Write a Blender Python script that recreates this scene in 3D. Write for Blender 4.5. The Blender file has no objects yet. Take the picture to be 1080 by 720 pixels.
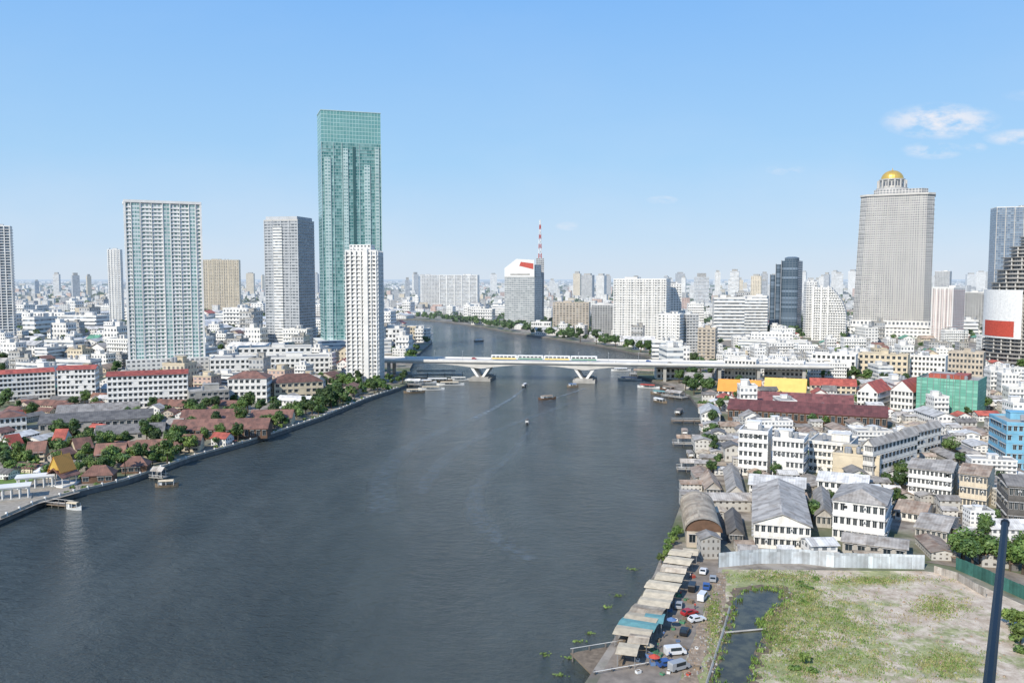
import bpy, math, random
from mathutils import Vector, Matrix
from mathutils.geometry import tessellate_polygon
R=random.Random(11)
S=bpy.context.scene; COL=S.collection
PI=math.pi
S.view_settings.view_transform='Standard'; S.view_settings.look='None'; S.view_settings.exposure=0
# ---------------------------------------------------------------- camera
CH=85.0; F=900.0; TH=math.atan(67/900)
cd=bpy.data.cameras.new('camera'); cam=bpy.data.objects.new('camera',cd); COL.objects.link(cam)
cd.lens=36*F/1080; cd.sensor_width=36; cd.clip_start=0.1; cd.clip_end=60000
cam.location=(0,0,CH); cam.rotation_euler=(PI/2-TH,0,0); S.camera=cam
def ray(px,py):
    cx=(px-540)/F; cy=(360-py)/F
    return Vector((cx,math.cos(TH)+cy*math.sin(TH),-math.sin(TH)+cy*math.cos(TH)))
def P(px,py,z=2.0):
    d=ray(px,py); t=(z-CH)/d.z
    return Vector((d.x*t,d.y*t,z))
def XZ(px,py,Y):
    d=ray(px,py); t=Y/d.y
    return d.x*t, CH+d.z*t
# ---------------------------------------------------------------- materials
def newmat(name):
    m=bpy.data.materials.new(name); m.use_nodes=True
    nt=m.node_tree; nt.nodes.clear(); return m,nt
def N(nt,t,**k):
    n=nt.nodes.new(t)
    for a,b in k.items(): setattr(n,a,b)
    return n
def MATH(nt,op,a,b=None,c=None,clamp=False):
    n=nt.nodes.new('ShaderNodeMath'); n.operation=op; n.use_clamp=clamp
    for i,v in enumerate((a,b,c)):
        if v is None: continue
        if hasattr(v,'links'): nt.links.new(v,n.inputs[i])
        else: n.inputs[i].default_value=v
    return n.outputs[0]
def MIX(nt,fac,a,b,mode='MIX'):
    n=nt.nodes.new('ShaderNodeMixRGB'); n.blend_type=mode
    for i,v in enumerate((fac,a,b)):
        if hasattr(v,'links'): nt.links.new(v,n.inputs[i])
        elif i==0: n.inputs[0].default_value=v
        else: n.inputs[i].default_value=(v[0],v[1],v[2],1)
    return n.outputs[0]
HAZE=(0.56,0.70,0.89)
def finish_painted_haze(m,nt,bs):  # paints distance haze: a glowing colour mixed into each material by world Y
    out=N(nt,'ShaderNodeOutputMaterial')
    g=N(nt,'ShaderNodeNewGeometry'); s=N(nt,'ShaderNodeSeparateXYZ'); nt.links.new(g.outputs['Position'],s.inputs[0])
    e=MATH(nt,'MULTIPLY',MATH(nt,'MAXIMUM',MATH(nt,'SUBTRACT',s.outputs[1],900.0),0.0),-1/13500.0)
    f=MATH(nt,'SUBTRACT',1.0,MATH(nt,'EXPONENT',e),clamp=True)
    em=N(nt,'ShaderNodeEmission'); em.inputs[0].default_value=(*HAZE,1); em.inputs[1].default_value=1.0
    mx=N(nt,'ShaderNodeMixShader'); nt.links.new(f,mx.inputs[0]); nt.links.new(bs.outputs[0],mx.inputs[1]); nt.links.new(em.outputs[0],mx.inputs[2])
    nt.links.new(mx.outputs[0],out.inputs[0])
    try: m.cycles.emission_sampling='NONE'
    except Exception: pass
    return m
def noise(nt,scale,detail=3,coord=None,rough=0.6):
    n=N(nt,'ShaderNodeTexNoise'); n.inputs['Scale'].default_value=scale; n.inputs['Detail'].default_value=detail; n.inputs['Roughness'].default_value=rough
    if coord is None:
        g=N(nt,'ShaderNodeNewGeometry'); coord=g.outputs['Position']
    nt.links.new(coord,n.inputs['Vector']); return n.outputs[0]
def mapr(nt,v,a,b,c,d):
    n=N(nt,'ShaderNodeMapRange'); nt.links.new(v,n.inputs[0])
    for i,x in enumerate((a,b,c,d)): n.inputs[i+1].default_value=x
    return n.outputs[0]
def grey3(nt,v):
    cc=N(nt,'ShaderNodeCombineXYZ')
    for i in range(3): nt.links.new(v,cc.inputs[i])
    return cc.outputs[0]
def plain(name,col,rough=0.8,var=0.35,scale=0.25,metal=0.0,dark=None,rnd=0.0,bump=0.0):
    m,nt=newmat(name); b=N(nt,'ShaderNodeBsdfPrincipled')
    n=noise(nt,scale,5)
    k=mapr(nt,n,0.35,0.7,0,1)
    d=dark or tuple(c*(1-var) for c in col)
    c=MIX(nt,k,d,col)
    if rnd:
        oi=N(nt,'ShaderNodeObjectInfo'); v=mapr(nt,oi.outputs['Random'],0,1,1-rnd,1+rnd*0.4)
        c=MIX(nt,1.0,c,grey3(nt,v),'MULTIPLY')
    nt.links.new(c,b.inputs['Base Color']); b.inputs['Roughness'].default_value=rough; b.inputs['Metallic'].default_value=metal
    if bump:
        bp=N(nt,'ShaderNodeBump'); bp.inputs['Strength'].default_value=bump; nt.links.new(noise(nt,scale*6,4),bp.inputs['Height']); nt.links.new(bp.outputs[0],b.inputs['Normal'])
    return finish_painted_haze(m,nt,b)
def stained(name,col,stain,amount=0.6):
    # wall paint with vertical rain streaks
    m,nt=newmat(name); b=N(nt,'ShaderNodeBsdfPrincipled'); g=N(nt,'ShaderNodeNewGeometry')
    mp=N(nt,'ShaderNodeMapping'); nt.links.new(g.outputs['Position'],mp.inputs[0]); mp.inputs['Scale'].default_value=(1,1,.18)
    k=mapr(nt,noise(nt,.9,6,mp.outputs[0],.7),.46,.76,0,amount); k2=mapr(nt,noise(nt,.12,5),.4,.75,0,.25)
    oi=N(nt,'ShaderNodeObjectInfo')
    c=MIX(nt,MATH(nt,'ADD',k,k2,clamp=True),col,stain); c=MIX(nt,1.0,c,grey3(nt,mapr(nt,oi.outputs['Random'],0,1,.86,1.05)),'MULTIPLY')
    nt.links.new(c,b.inputs['Base Color']); b.inputs['Roughness'].default_value=.85
    return finish_painted_haze(m,nt,b)
def facade(name,wall,glass,wu=0.6,wv=0.5,glass2=None,rnd=0.12,grime=0.2,gr=0.2,alpha=None):
    m,nt=newmat(name); b=N(nt,'ShaderNodeBsdfPrincipled')
    tc=N(nt,'ShaderNodeTexCoord'); s=N(nt,'ShaderNodeSeparateXYZ'); nt.links.new(tc.outputs['UV'],s.inputs[0])
    u,v=s.outputs[0],s.outputs[1]
    fu=MATH(nt,'FRACT',u); fv=MATH(nt,'FRACT',v)
    mk=MATH(nt,'MULTIPLY',MATH(nt,'COMPARE',fu,0.5,wu/2),MATH(nt,'COMPARE',fv,0.54,wv/2))
    oi=N(nt,'ShaderNodeObjectInfo')
    cx=N(nt,'ShaderNodeCombineXYZ')
    nt.links.new(MATH(nt,'FLOOR',u),cx.inputs[0]); nt.links.new(MATH(nt,'FLOOR',v),cx.inputs[1])
    nt.links.new(MATH(nt,'MULTIPLY',oi.outputs['Random'],53.0),cx.inputs[2])
    wn=N(nt,'ShaderNodeTexWhiteNoise'); wn.noise_dimensions='3D'; nt.links.new(cx.outputs[0],wn.inputs[0])
    g2=glass2 or tuple(min(0.6,c*2.2+0.13) for c in glass)
    gc=MIX(nt,MATH(nt,'POWER',wn.outputs[0],2.0),glass,g2)
    n=noise(nt,0.06,5); k=mapr(nt,n,0.35,0.7,1-grime,1.03)
    k=MATH(nt,'MULTIPLY',k,mapr(nt,oi.outputs['Random'],0,1,1-rnd,1.05))
    wc=MIX(nt,1.0,wall,grey3(nt,k),'MULTIPLY')
    c=MIX(nt,mk,wc,gc)
    nt.links.new(c,b.inputs['Base Color'])
    nt.links.new(MATH(nt,'SUBTRACT',0.75,MATH(nt,'MULTIPLY',mk,0.75-gr)),b.inputs['Roughness'])
    if alpha: nt.links.new(MATH(nt,'SUBTRACT',1.0,MATH(nt,'MULTIPLY',mk,alpha)),b.inputs['Alpha'])
    return finish_painted_haze(m,nt,b)
def corrugated(name,col,rust=None,step=1.0,rough=0.6,vary=1.0):
    m,nt=newmat(name); b=N(nt,'ShaderNodeBsdfPrincipled')
    tc=N(nt,'ShaderNodeTexCoord'); s=N(nt,'ShaderNodeSeparateXYZ'); nt.links.new(tc.outputs['UV'],s.inputs[0])
    w=MATH(nt,'SINE',MATH(nt,'MULTIPLY',s.outputs[0],2*PI/step))
    n=noise(nt,0.35,6); k=mapr(nt,n,0.45,0.68,0,vary)
    rc=rust or tuple(c*0.55 for c in col)
    c=MIX(nt,k,col,rc)
    cx=N(nt,'ShaderNodeCombineXYZ'); nt.links.new(MATH(nt,'FLOOR',MATH(nt,'DIVIDE',s.outputs[0],2.2)),cx.inputs[0]); nt.links.new(MATH(nt,'FLOOR',MATH(nt,'DIVIDE',s.outputs[1],3.5)),cx.inputs[1])
    oi=N(nt,'ShaderNodeObjectInfo'); nt.links.new(oi.outputs['Random'],cx.inputs[2])
    wn=N(nt,'ShaderNodeTexWhiteNoise'); nt.links.new(cx.outputs[0],wn.inputs[0])
    q=MATH(nt,'ADD',mapr(nt,wn.outputs[0],0,1,1-.28*vary,1+.14*vary),MATH(nt,'MULTIPLY',w,0.06))
    q=MATH(nt,'MULTIPLY',q,mapr(nt,oi.outputs['Random'],0,1,0.75,1.15))
    c=MIX(nt,1.0,c,grey3(nt,q),'MULTIPLY')
    nt.links.new(c,b.inputs['Base Color']); b.inputs['Roughness'].default_value=rough
    return finish_painted_haze(m,nt,b)
WHITE=(0.83,0.81,0.765)
M={}
M['white']=plain('white_paint',WHITE,0.7,0.18,0.15,rnd=0.08)
M['oldwhite']=stained('old_white_wall',(0.80,0.775,0.72),(0.42,0.38,0.31))
M['oldcream']=stained('old_cream_wall',(0.70,0.61,0.47),(0.38,0.31,0.22))
M['oldgrey']=stained('old_grey_wall',(0.48,0.45,0.40),(0.21,0.18,0.15))
M['stone']=plain('pale_stone',(0.60,0.575,0.53),0.8,0.2,0.15,rnd=0.06)
M['cream']=plain('cream_paint',(0.68,0.58,0.42),0.8,0.25,0.2,rnd=0.1)
M['beige']=plain('beige_render',(0.56,0.48,0.38),0.85,0.3,0.2,rnd=0.1)
M['concrete']=plain('grey_concrete',(0.45,0.43,0.39),0.85,0.35,0.2,rnd=0.12)
M['darkconc']=plain('stained_concrete',(0.19,0.175,0.16),0.9,0.4,0.3,rnd=0.2)
M['grey']=plain('grey_paint',(0.25,0.26,0.27),0.7,0.25,0.2)
M['dark']=plain('dark_void',(0.03,0.032,0.035),0.6,0.3,0.3)
M['glass']=plain('window_glass',(0.035,0.05,0.06),0.15,0.3,0.5,rnd=0.5)
M['frame']=plain('window_frame_paint',(0.52,0.51,0.49),0.6,0.2,0.5)
M['metal']=plain('galvanised_metal',(0.42,0.43,0.44),0.45,0.25,0.3,metal=0.3)
M['steel']=plain('dark_steel',(0.06,0.065,0.07),0.5,0.3,0.4)
M['blue']=plain('blue_paint',(0.20,0.46,0.62),0.7,0.25,0.2)
M['navy']=plain('navy_metal',(0.006,0.013,0.024),0.5,0.3,2.0)
M['red']=plain('red_paint',(0.42,0.08,0.05),0.6,0.25,0.3)
M['brown']=plain('brown_timber',(0.16,0.09,0.055),0.8,0.4,0.5)
M['wood']=plain('weathered_planks',(0.25,0.19,0.13),0.85,0.45,0.8)
M['gold']=plain('gold_leaf',(0.85,0.55,0.12),0.35,0.2,0.2,metal=0.5)
M['orange']=corrugated('orange_tiles',(0.74,0.32,0.06),(0.60,0.25,0.05),0.8,vary=.25)
M['yellow']=corrugated('yellow_tiles',(0.70,0.48,0.13),(0.58,0.38,0.10),0.8,vary=.25)
M['redroof']=corrugated('red_tiles',(0.47,0.115,0.075),(0.31,0.075,0.055),0.8)
M['maroon']=corrugated('maroon_sheet',(0.22,0.08,0.07),(0.15,0.065,0.055),0.9)
M['brownroof']=corrugated('brown_tiles',(0.24,0.12,0.085),(0.13,0.075,0.055),0.8)
M['greyroof']=corrugated('grey_fibre_sheet',(0.42,0.385,0.34),(0.25,0.21,0.17),1.0)
M['darkroof']=corrugated('dark_fibre_sheet',(0.22,0.20,0.175),(0.13,0.115,0.10),1.0)
M['rustroof']=corrugated('rusty_sheet',(0.41,0.32,0.24),(0.26,0.16,0.10),1.0)
M['tanroof']=corrugated('tan_sheet',(0.56,0.46,0.33),(0.36,0.26,0.17),1.0)
M['greenroof']=corrugated('green_sheet',(0.12,0.30,0.20),(0.07,0.18,0.12),1.0)
M['whiteroof']=corrugated('white_sheet',(0.68,0.66,0.62),(0.46,0.43,0.39),1.0)
M['fence']=corrugated('pale_hoarding_sheet',(0.56,0.60,0.62),(0.42,0.43,0.43),1.2)
M['greenfence']=corrugated('green_hoarding_sheet',(0.05,0.16,0.13),(0.03,0.10,0.08),1.2)
M['net']=facade('green_netting',(0.17,0.42,0.32),(0.12,0.35,0.26),0.9,0.8,(0.21,0.47,0.36),grime=0.5,gr=.7)
M['canvas']=plain('cream_canvas',(0.74,0.62,0.44),0.85,0.3,0.6,rnd=0.25)
M['tealc']=plain('teal_canvas',(0.16,0.36,0.36),0.8,0.3,0.6)
M['bluec']=plain('blue_canvas',(0.12,0.22,0.42),0.8,0.3,0.6)
M['redc']=plain('red_canvas',(0.55,0.08,0.05),0.8,0.3,0.6)
M['greenc']=plain('green_canvas',(0.08,0.26,0.14),0.8,0.3,0.6)
M['whitec']=plain('white_canvas',(0.78,0.78,0.76),0.8,0.2,0.6)
M['tyre']=plain('tyre_rubber',(0.02,0.02,0.02),0.8,0.2,1)
M['skin']=plain('skin',(0.35,0.2,0.13),0.6,0.1,3)
M['hair']=plain('black_hair',(0.012,0.01,0.01),0.6,0.1,3)
M['denim']=plain('dark_trousers',(0.04,0.05,0.09),0.8,0.2,3)
M['trunk']=plain('bark',(0.10,0.075,0.05),0.9,0.4,1.5)
for nm,c in dict(white=(0.72,0.72,0.72),silver=(0.35,0.36,0.37),black=(0.02,0.02,0.022),red=(0.4,0.03,0.03),blue=(0.04,0.1,0.3)).items():
    M['car_'+nm]=plain(nm+'_car_paint',c,0.25,0.1,1)
M['f_white']=facade('white_block_facade',WHITE,(0.10,0.11,0.12),0.56,0.46)
M['f_whiteb']=facade('white_ribbon_facade',WHITE,(0.13,0.15,0.17),1.0,0.42)
M['f_cream']=facade('cream_block_facade',(0.70,0.61,0.46),(0.12,0.11,0.10),0.5,0.46)
M['f_beige']=facade('beige_block_facade',(0.56,0.49,0.40),(0.08,0.08,0.08),0.55,0.5)
M['f_grey']=facade('grey_block_facade',(0.52,0.515,0.50),(0.08,0.09,0.10),0.6,0.5)
M['f_old']=facade('grimy_shack_wall',(0.50,0.46,0.40),(0.07,0.065,0.06),0.34,0.4,(0.2,0.17,0.14),rnd=.35,grime=.5,gr=.6)
M['f_oldw']=facade('grimy_pale_wall',(0.70,0.67,0.61),(0.08,0.075,0.07),0.38,0.4,(0.25,0.22,0.18),rnd=.25,grime=.4,gr=.6)
M['f_pink']=facade('pink_block_facade',(0.62,0.45,0.37),(0.09,0.09,0.10),0.5,0.45)
M['f_glass']=facade('blue_glass_facade',(0.32,0.37,0.42),(0.12,0.17,0.24),0.88,0.78,(0.25,0.32,0.4),gr=0.15)
M['f_gglass']=facade('grey_glass_facade',(0.58,0.59,0.58),(0.15,0.18,0.20),0.9,0.55,(0.36,0.39,0.40),gr=0.2)
M['f_teal']=facade('teal_glass_facade',(0.28,0.46,0.43),(0.055,0.18,0.175),0.84,0.74,(0.26,0.43,0.41),gr=0.12,grime=.2)
M['f_tealb']=facade('teal_balcony_facade',(0.56,0.68,0.65),(0.14,0.28,0.27),0.7,0.5,(0.34,0.48,0.46),gr=0.15,grime=.2)
M['f_crown']=facade('pale_teal_screen',(0.44,0.64,0.61),(0.20,0.46,0.44),0.86,0.85,(0.28,0.54,0.51),gr=0.15,alpha=.42)
M['f_mint']=facade('mint_glass_facade',(0.70,0.75,0.73),(0.16,0.30,0.28),0.80,0.6,(0.36,0.48,0.46),gr=0.12)
M['f_greenw']=facade('green_white_facade',(0.83,0.825,0.80),(0.09,0.185,0.17),0.60,0.60,(0.34,0.42,0.40),gr=0.15)
M['f_navy']=facade('navy_glass_facade',(0.12,0.16,0.20),(0.035,0.065,0.095),0.85,0.7,(0.19,0.25,0.32),gr=0.15)
M['f_tower']=facade('grey_ribbon_facade',(0.55,0.565,0.58),(0.11,0.13,0.15),0.86,0.52,(0.30,0.32,0.34))
M['f_round']=facade('grey_round_facade',(0.38,0.365,0.35),(0.08,0.08,0.085),0.75,0.6,(0.2,0.2,0.2))
M['f_state']=facade('stone_grid_facade',(0.60,0.58,0.54),(0.11,0.12,0.14),0.58,0.56,(0.28,0.28,0.29))
def foliage(name,a,b):
    m,nt=newmat(name); bs=N(nt,'ShaderNodeBsdfPrincipled')
    k=mapr(nt,noise(nt,0.55,4),0.38,0.62,0,1)
    c=MIX(nt,k,a,b)
    oi=N(nt,'ShaderNodeObjectInfo'); v=mapr(nt,oi.outputs['Random'],0,1,0.65,1.3)
    c=MIX(nt,1.0,c,grey3(nt,v),'MULTIPLY')
    nt.links.new(c,bs.inputs['Base Color']); bs.inputs['Roughness'].default_value=0.6
    return finish_painted_haze(m,nt,bs)
M['leaf_dark']=foliage('dark_foliage',(0.03,0.065,0.018),(0.085,0.145,0.035))
M['leaf_mid']=foliage('green_foliage',(0.05,0.10,0.02),(0.13,0.205,0.045))
M['leaf_light']=foliage('yellow_green_foliage',(0.08,0.13,0.02),(0.20,0.27,0.06))
M['drygrass']=foliage('dry_grass_blades',(0.20,0.20,0.08),(0.36,0.32,0.15))
M['freshgrass']=foliage('fresh_grass_blades',(0.09,0.16,0.03),(0.19,0.28,0.06))
# ---------------------------------------------------------------- mesh builder
class MB:
    def __init__(s): s.v=[]; s.f=[]; s.m=[]; s.uv=[]
    def poly(s,pts,mi=0,uvs=None):
        i=len(s.v); s.v.extend([tuple(p) for p in pts]); s.f.append(list(range(i,i+len(pts)))); s.m.append(mi)
        if uvs is None:
            a,b,c=Vector(pts[0]),Vector(pts[1]),Vector(pts[2]); n=(b-a).cross(c-a)
            if n.length>1e-9: n.normalize()
            else: n=Vector((0,0,1))
            if abs(n.z)>0.999: t=Vector((1,0,0)); w=Vector((0,1,0))
            else:
                t=Vector((-n.y,n.x,0)).normalized(); w=n.cross(t)
            uvs=[(Vector(p).dot(t),Vector(p).dot(w)) for p in pts]
        s.uv.append(uvs)
    def prism(s,pts,z0,z1,mi=0,cells=None,top=None,pts1=None):
        n=len(pts); q=pts1 or pts
        for i in range(n):
            a,b=pts[i],pts[(i+1)%n]; c,d=q[(i+1)%n],q[i]
            uvs=None
            if cells:
                L=math.hypot(b[0]-a[0],b[1]-a[1]); nu=max(1,round(L/cells[0])); nv=max(1,round((z1-z0)/cells[1]))
                uvs=[(0,0),(nu,0),(nu,nv),(0,nv)]
            s.poly([(a[0],a[1],z0),(b[0],b[1],z0),(c[0],c[1],z1),(d[0],d[1],z1)],mi,uvs)
        tm=mi if top is None else top
        z=[(0,0)]*n if (cells and top is None) else None
        s.poly([(p[0],p[1],z1) for p in q],tm,z)
        s.poly([(p[0],p[1],z0) for p in reversed(pts)],tm,z)
    def box(s,x0,x1,y0,y1,z0,z1,mi=0,cells=None,top=None):
        s.prism([(x0,y0),(x1,y0),(x1,y1),(x0,y1)],z0,z1,mi,cells,top)
    def cyl(s,x,y,r,z0,z1,n=10,mi=0,r1=None,cells=None):
        r1=r if r1 is None else r1
        a=[(x+r*math.cos(2*PI*i/n),y+r*math.sin(2*PI*i/n)) for i in range(n)]
        b=[(x+r1*math.cos(2*PI*i/n),y+r1*math.sin(2*PI*i/n)) for i in range(n)]
        s.prism(a,z0,z1,mi,cells,pts1=b)
    def bar(s,a,b,r,n=4,mi=0,r1=None):
        a=Vector(a); b=Vector(b); d=(b-a).normalized(); r1=r if r1 is None else r1
        u=d.orthogonal().normalized(); w=d.cross(u)
        A=[a+(u*math.cos(2*PI*(i+.5)/n)+w*math.sin(2*PI*(i+.5)/n))*r for i in range(n)]
        B=[b+(u*math.cos(2*PI*(i+.5)/n)+w*math.sin(2*PI*(i+.5)/n))*r1 for i in range(n)]
        for i in range(n):
            j=(i+1)%n; s.poly([A[i],A[j],B[j],B[i]],mi)
        s.poly(B,mi); s.poly(A[::-1],mi)
    def gable(s,w,d,z,h,over=0.5,th=0.18,axis='y',mi=0):
        def tr(x,y,zz): return (x,y,zz) if axis=='y' else (y,x,zz)
        W,D=(w,d) if axis=='y' else (d,w)
        hw=W/2+over; hd=D/2+over; k=h/(W/2); ze=z-over*k
        def P4(a,b,c,e,m):
            pts=[tr(*a),tr(*b),tr(*c),tr(*e)]
            if axis!='y': pts=pts[::-1]
            s.poly(pts,m)
        P4((hw,-hd,ze),(hw,hd,ze),(0,hd,z+h),(0,-hd,z+h),mi)
        P4((-hw,hd,ze),(-hw,-hd,ze),(0,-hd,z+h),(0,hd,z+h),mi)
        P4((hw,hd,ze-th),(hw,-hd,ze-th),(0,-hd,z+h-th),(0,hd,z+h-th),mi)
        P4((-hw,-hd,ze-th),(-hw,hd,ze-th),(0,hd,z+h-th),(0,-hd,z+h-th),mi)
        P4((hw,-hd,ze-th),(hw,hd,ze-th),(hw,hd,ze),(hw,-hd,ze),mi)
        P4((-hw,hd,ze-th),(-hw,-hd,ze-th),(-hw,-hd,ze),(-hw,hd,ze),mi)
        for sy in (-1,1):
            for sx in (-1,1):
                P4((sx*hw,sy*hd,ze-th),(sx*hw,sy*hd,ze),(0,sy*hd,z+h),(0,sy*hd,z+h-th),mi)
    def build(s,name,mats,parent=None,smooth=False):
        me=bpy.data.meshes.new(name); me.from_pydata(s.v,[],s.f)
        for m in (mats if isinstance(mats,(list,tuple)) else [mats]): me.materials.append(m)
        me.polygons.foreach_set('material_index',s.m)
        ul=me.uv_layers.new(name='UVMap'); flat=[]
        for u in s.uv:
            for a in u: flat.extend((a[0],a[1]))
        ul.data.foreach_set('uv',flat)
        if smooth: me.polygons.foreach_set('use_smooth',[True]*len(me.polygons))
        me.update()
        o=bpy.data.objects.new(name,me); COL.objects.link(o)
        if parent: o.parent=parent
        return o
def tag(o,label,cat,group=None,kind=None):
    if label: o['label']=label
    if cat: o['category']=cat
    if group: o['group']=group
    if kind: o['kind']=kind
    return o
def thing(name,label,cat,loc=(0,0,0),rot=0,group=None):
    o=bpy.data.objects.new(name,None); COL.objects.link(o); o.location=loc; o.rotation_euler=(0,0,rot); o.empty_display_size=0.1
    return tag(o,label,cat,group)
def child(src,parent,loc=None,rot=None,scale=None):
    c=src.copy(); COL.objects.link(c); c.parent=parent
    if loc is not None: c.location=loc
    if rot is not None: c.rotation_euler=(0,0,rot)
    if scale is not None: c.scale=scale
    return c
KIDS={}
def dup(root,loc,rot,scale=(1,1,1),label=None,group=None):
    if root not in KIDS: KIDS[root]=[(c,list(c.children)) for c in root.children]
    r=root.copy(); COL.objects.link(r); r.location=loc; r.rotation_euler=(0,0,rot); r.scale=scale
    if label: r['label']=label
    if group: r['group']=group
    for c,gs in KIDS[root]:
        k=c.copy(); COL.objects.link(k); k.parent=r
        for g in gs:
            h=g.copy(); COL.objects.link(h); h.parent=k
    return r
PD_={}
def bake(name,items,label,cat):
    mb=MB(); mats=[]
    for root,loc,rot,sc in items:
        if root not in PD_:
            L=[]
            for c in root.children:
                me=c.data; uvl=me.uv_layers[0].data
                for p in me.polygons:
                    L.append(([me.vertices[i].co.copy() for i in p.vertices],me.materials[p.material_index],[tuple(uvl[i].uv) for i in p.loop_indices]))
            PD_[root]=L
        c_,s_=math.cos(rot),math.sin(rot)
        for vs,mt,uv in PD_[root]:
            if mt not in mats: mats.append(mt)
            mb.poly([(loc[0]+(v.x*sc[0])*c_-(v.y*sc[1])*s_,loc[1]+(v.x*sc[0])*s_+(v.y*sc[1])*c_,loc[2]+v.z*sc[2]) for v in vs],mats.index(mt),uv)
    return tag(mb.build(name,mats),label,cat,None,'stuff')
FOOT=[]
def foot(x,y,r): FOOT.append((x,y,r))
def is_free(x,y,r): return all((x-a)**2+(y-b)**2>(r+c)**2 for a,b,c in FOOT)
# ---------------------------------------------------------------- ground and river
LS=[(0,553),(40,535),(85,523),(130,512),(165,500),(200,487),(260,470),(300,457),(340,443),(385,424),(420,412),(437,404),(432,392),(440,376),(456,362),(450,354),(428,347),(400,343),(330,341)]
RS=[(330,336.5),(400,337),(440,337.6),(470,340),(510,346),(540,352),(590,359),(640,367),(688,378),(672,388),(672,398),(702,407),(728,420),(742,440),(738,462),(735,490),(722,525),(708,565),(690,612),(660,662),(632,706)]
left=[P(*p,0).xy for p in LS]; right=[P(*p,0).xy for p in RS]
left=[Vector((-260,-600)),Vector((-215,180))]+left+[Vector((-9000,left[-1].y+60))]
right=[Vector((-9000,right[0].y+60))]+right+[Vector((-45,20)),Vector((-200,-600))]
LP=left+[Vector((-30000,left[-1].y)),Vector((-30000,-600))]
RP=right+[Vector((30000,-600)),Vector((30000,45000)),Vector((-30000,45000)),Vector((-30000,right[0].y))]
def inside(p,poly):
    c=False; n=len(poly); x,y=p
    for i in range(n):
        a,b=poly[i],poly[i-1]
        if (a[1]>y)!=(b[1]>y) and x<(b[0]-a[0])*(y-a[1])/(b[1]-a[1])+a[0]: c=not c
    return c
def shore_dist(x,y):
    p=Vector((x,y)); best=1e9
    for L in (left,right):
        for i in range(len(L)-1):
            a,b=L[i],L[i+1]; t=max(0,min(1,(p-a).dot(b-a)/max(1e-9,(b-a).length_squared)))
            best=min(best,(p-(a+(b-a)*t)).length)
    return best
def land(x,y,m=6): return (inside((x,y),LP) or inside((x,y),RP)) and shore_dist(x,y)>m
mb=MB()
for poly in (LP,RP):
    for t in tessellate_polygon([[Vector((p.x,p.y,0)) for p in poly]]):
        a=[poly[i] for i in t]
        if (a[1]-a[0]).cross(a[2]-a[0])<0: a=a[::-1]
        mb.poly([(p.x,p.y,2.0) for p in a],0)
for L in (left,right):
    for i in range(len(L)-1):
        a,b=L[i],L[i+1]; mb.poly([(a.x,a.y,-3),(b.x,b.y,-3),(b.x,b.y,2),(a.x,a.y,2)],1)
m,nt=newmat('city_ground'); b=N(nt,'ShaderNodeBsdfPrincipled')
n1=mapr(nt,noise(nt,0.02,6),0.47,0.58,0,1); n2=mapr(nt,noise(nt,0.15,5),0.4,0.6,0,1)
c=MIX(nt,n2,(0.17,0.145,0.12),(0.34,0.30,0.25)); c=MIX(nt,MATH(nt,'MULTIPLY',n1,0.75),c,(0.085,0.115,0.04))
nt.links.new(c,b.inputs['Base Color']); b.inputs['Roughness'].default_value=0.9
finish_painted_haze(m,nt,b)
g=mb.build('ground',[m,M['darkconc']]); tag(g,None,None,kind='structure')
m,nt=newmat('river_water'); b=N(nt,'ShaderNodeBsdfPrincipled')
geo=N(nt,'ShaderNodeNewGeometry')
mp=N(nt,'ShaderNodeMapping'); nt.links.new(geo.outputs['Position'],mp.inputs[0]); mp.inputs['Scale'].default_value=(0.85,1.0,1); mp.inputs['Rotation'].default_value=(0,0,.25)
mp2=N(nt,'ShaderNodeMapping'); nt.links.new(geo.outputs['Position'],mp2.inputs[0]); mp2.inputs['Scale'].default_value=(1.8,0.6,1); mp2.inputs['Rotation'].default_value=(0,0,.22)
big=noise(nt,0.018,8,mp2.outputs[0],.72); big=mapr(nt,big,0.40,0.62,0,1)
w1=noise(nt,0.33,3,mp.outputs[0],0.6); w2=noise(nt,1.2,3,mp.outputs[0],0.7); w3=noise(nt,0.08,2,mp.outputs[0],.5)
hgt=MATH(nt,'ADD',MATH(nt,'ADD',MATH(nt,'MULTIPLY',w1,1.5),MATH(nt,'MULTIPLY',w2,0.75)),MATH(nt,'MULTIPLY',w3,1.6))
bp=N(nt,'ShaderNodeBump'); bp.inputs['Distance'].default_value=1.0
nt.links.new(mapr(nt,big,0,1,0.55,0.82),bp.inputs['Strength']); nt.links.new(hgt,bp.inputs['Height']); nt.links.new(bp.outputs[0],b.inputs['Normal'])
nt.links.new(MIX(nt,big,(0.062,0.070,0.062),(0.042,0.052,0.050)),b.inputs['Base Color'])
b.inputs['Roughness'].default_value=0.07; b.inputs['IOR'].default_value=1.33
finish_painted_haze(m,nt,b)
mb=MB(); mb.poly([(-30000,-600,0),(30000,-600,0),(30000,45000,0),(-30000,45000,0)],0)
tag(mb.build('water',[m]),None,None,kind='structure')
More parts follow.
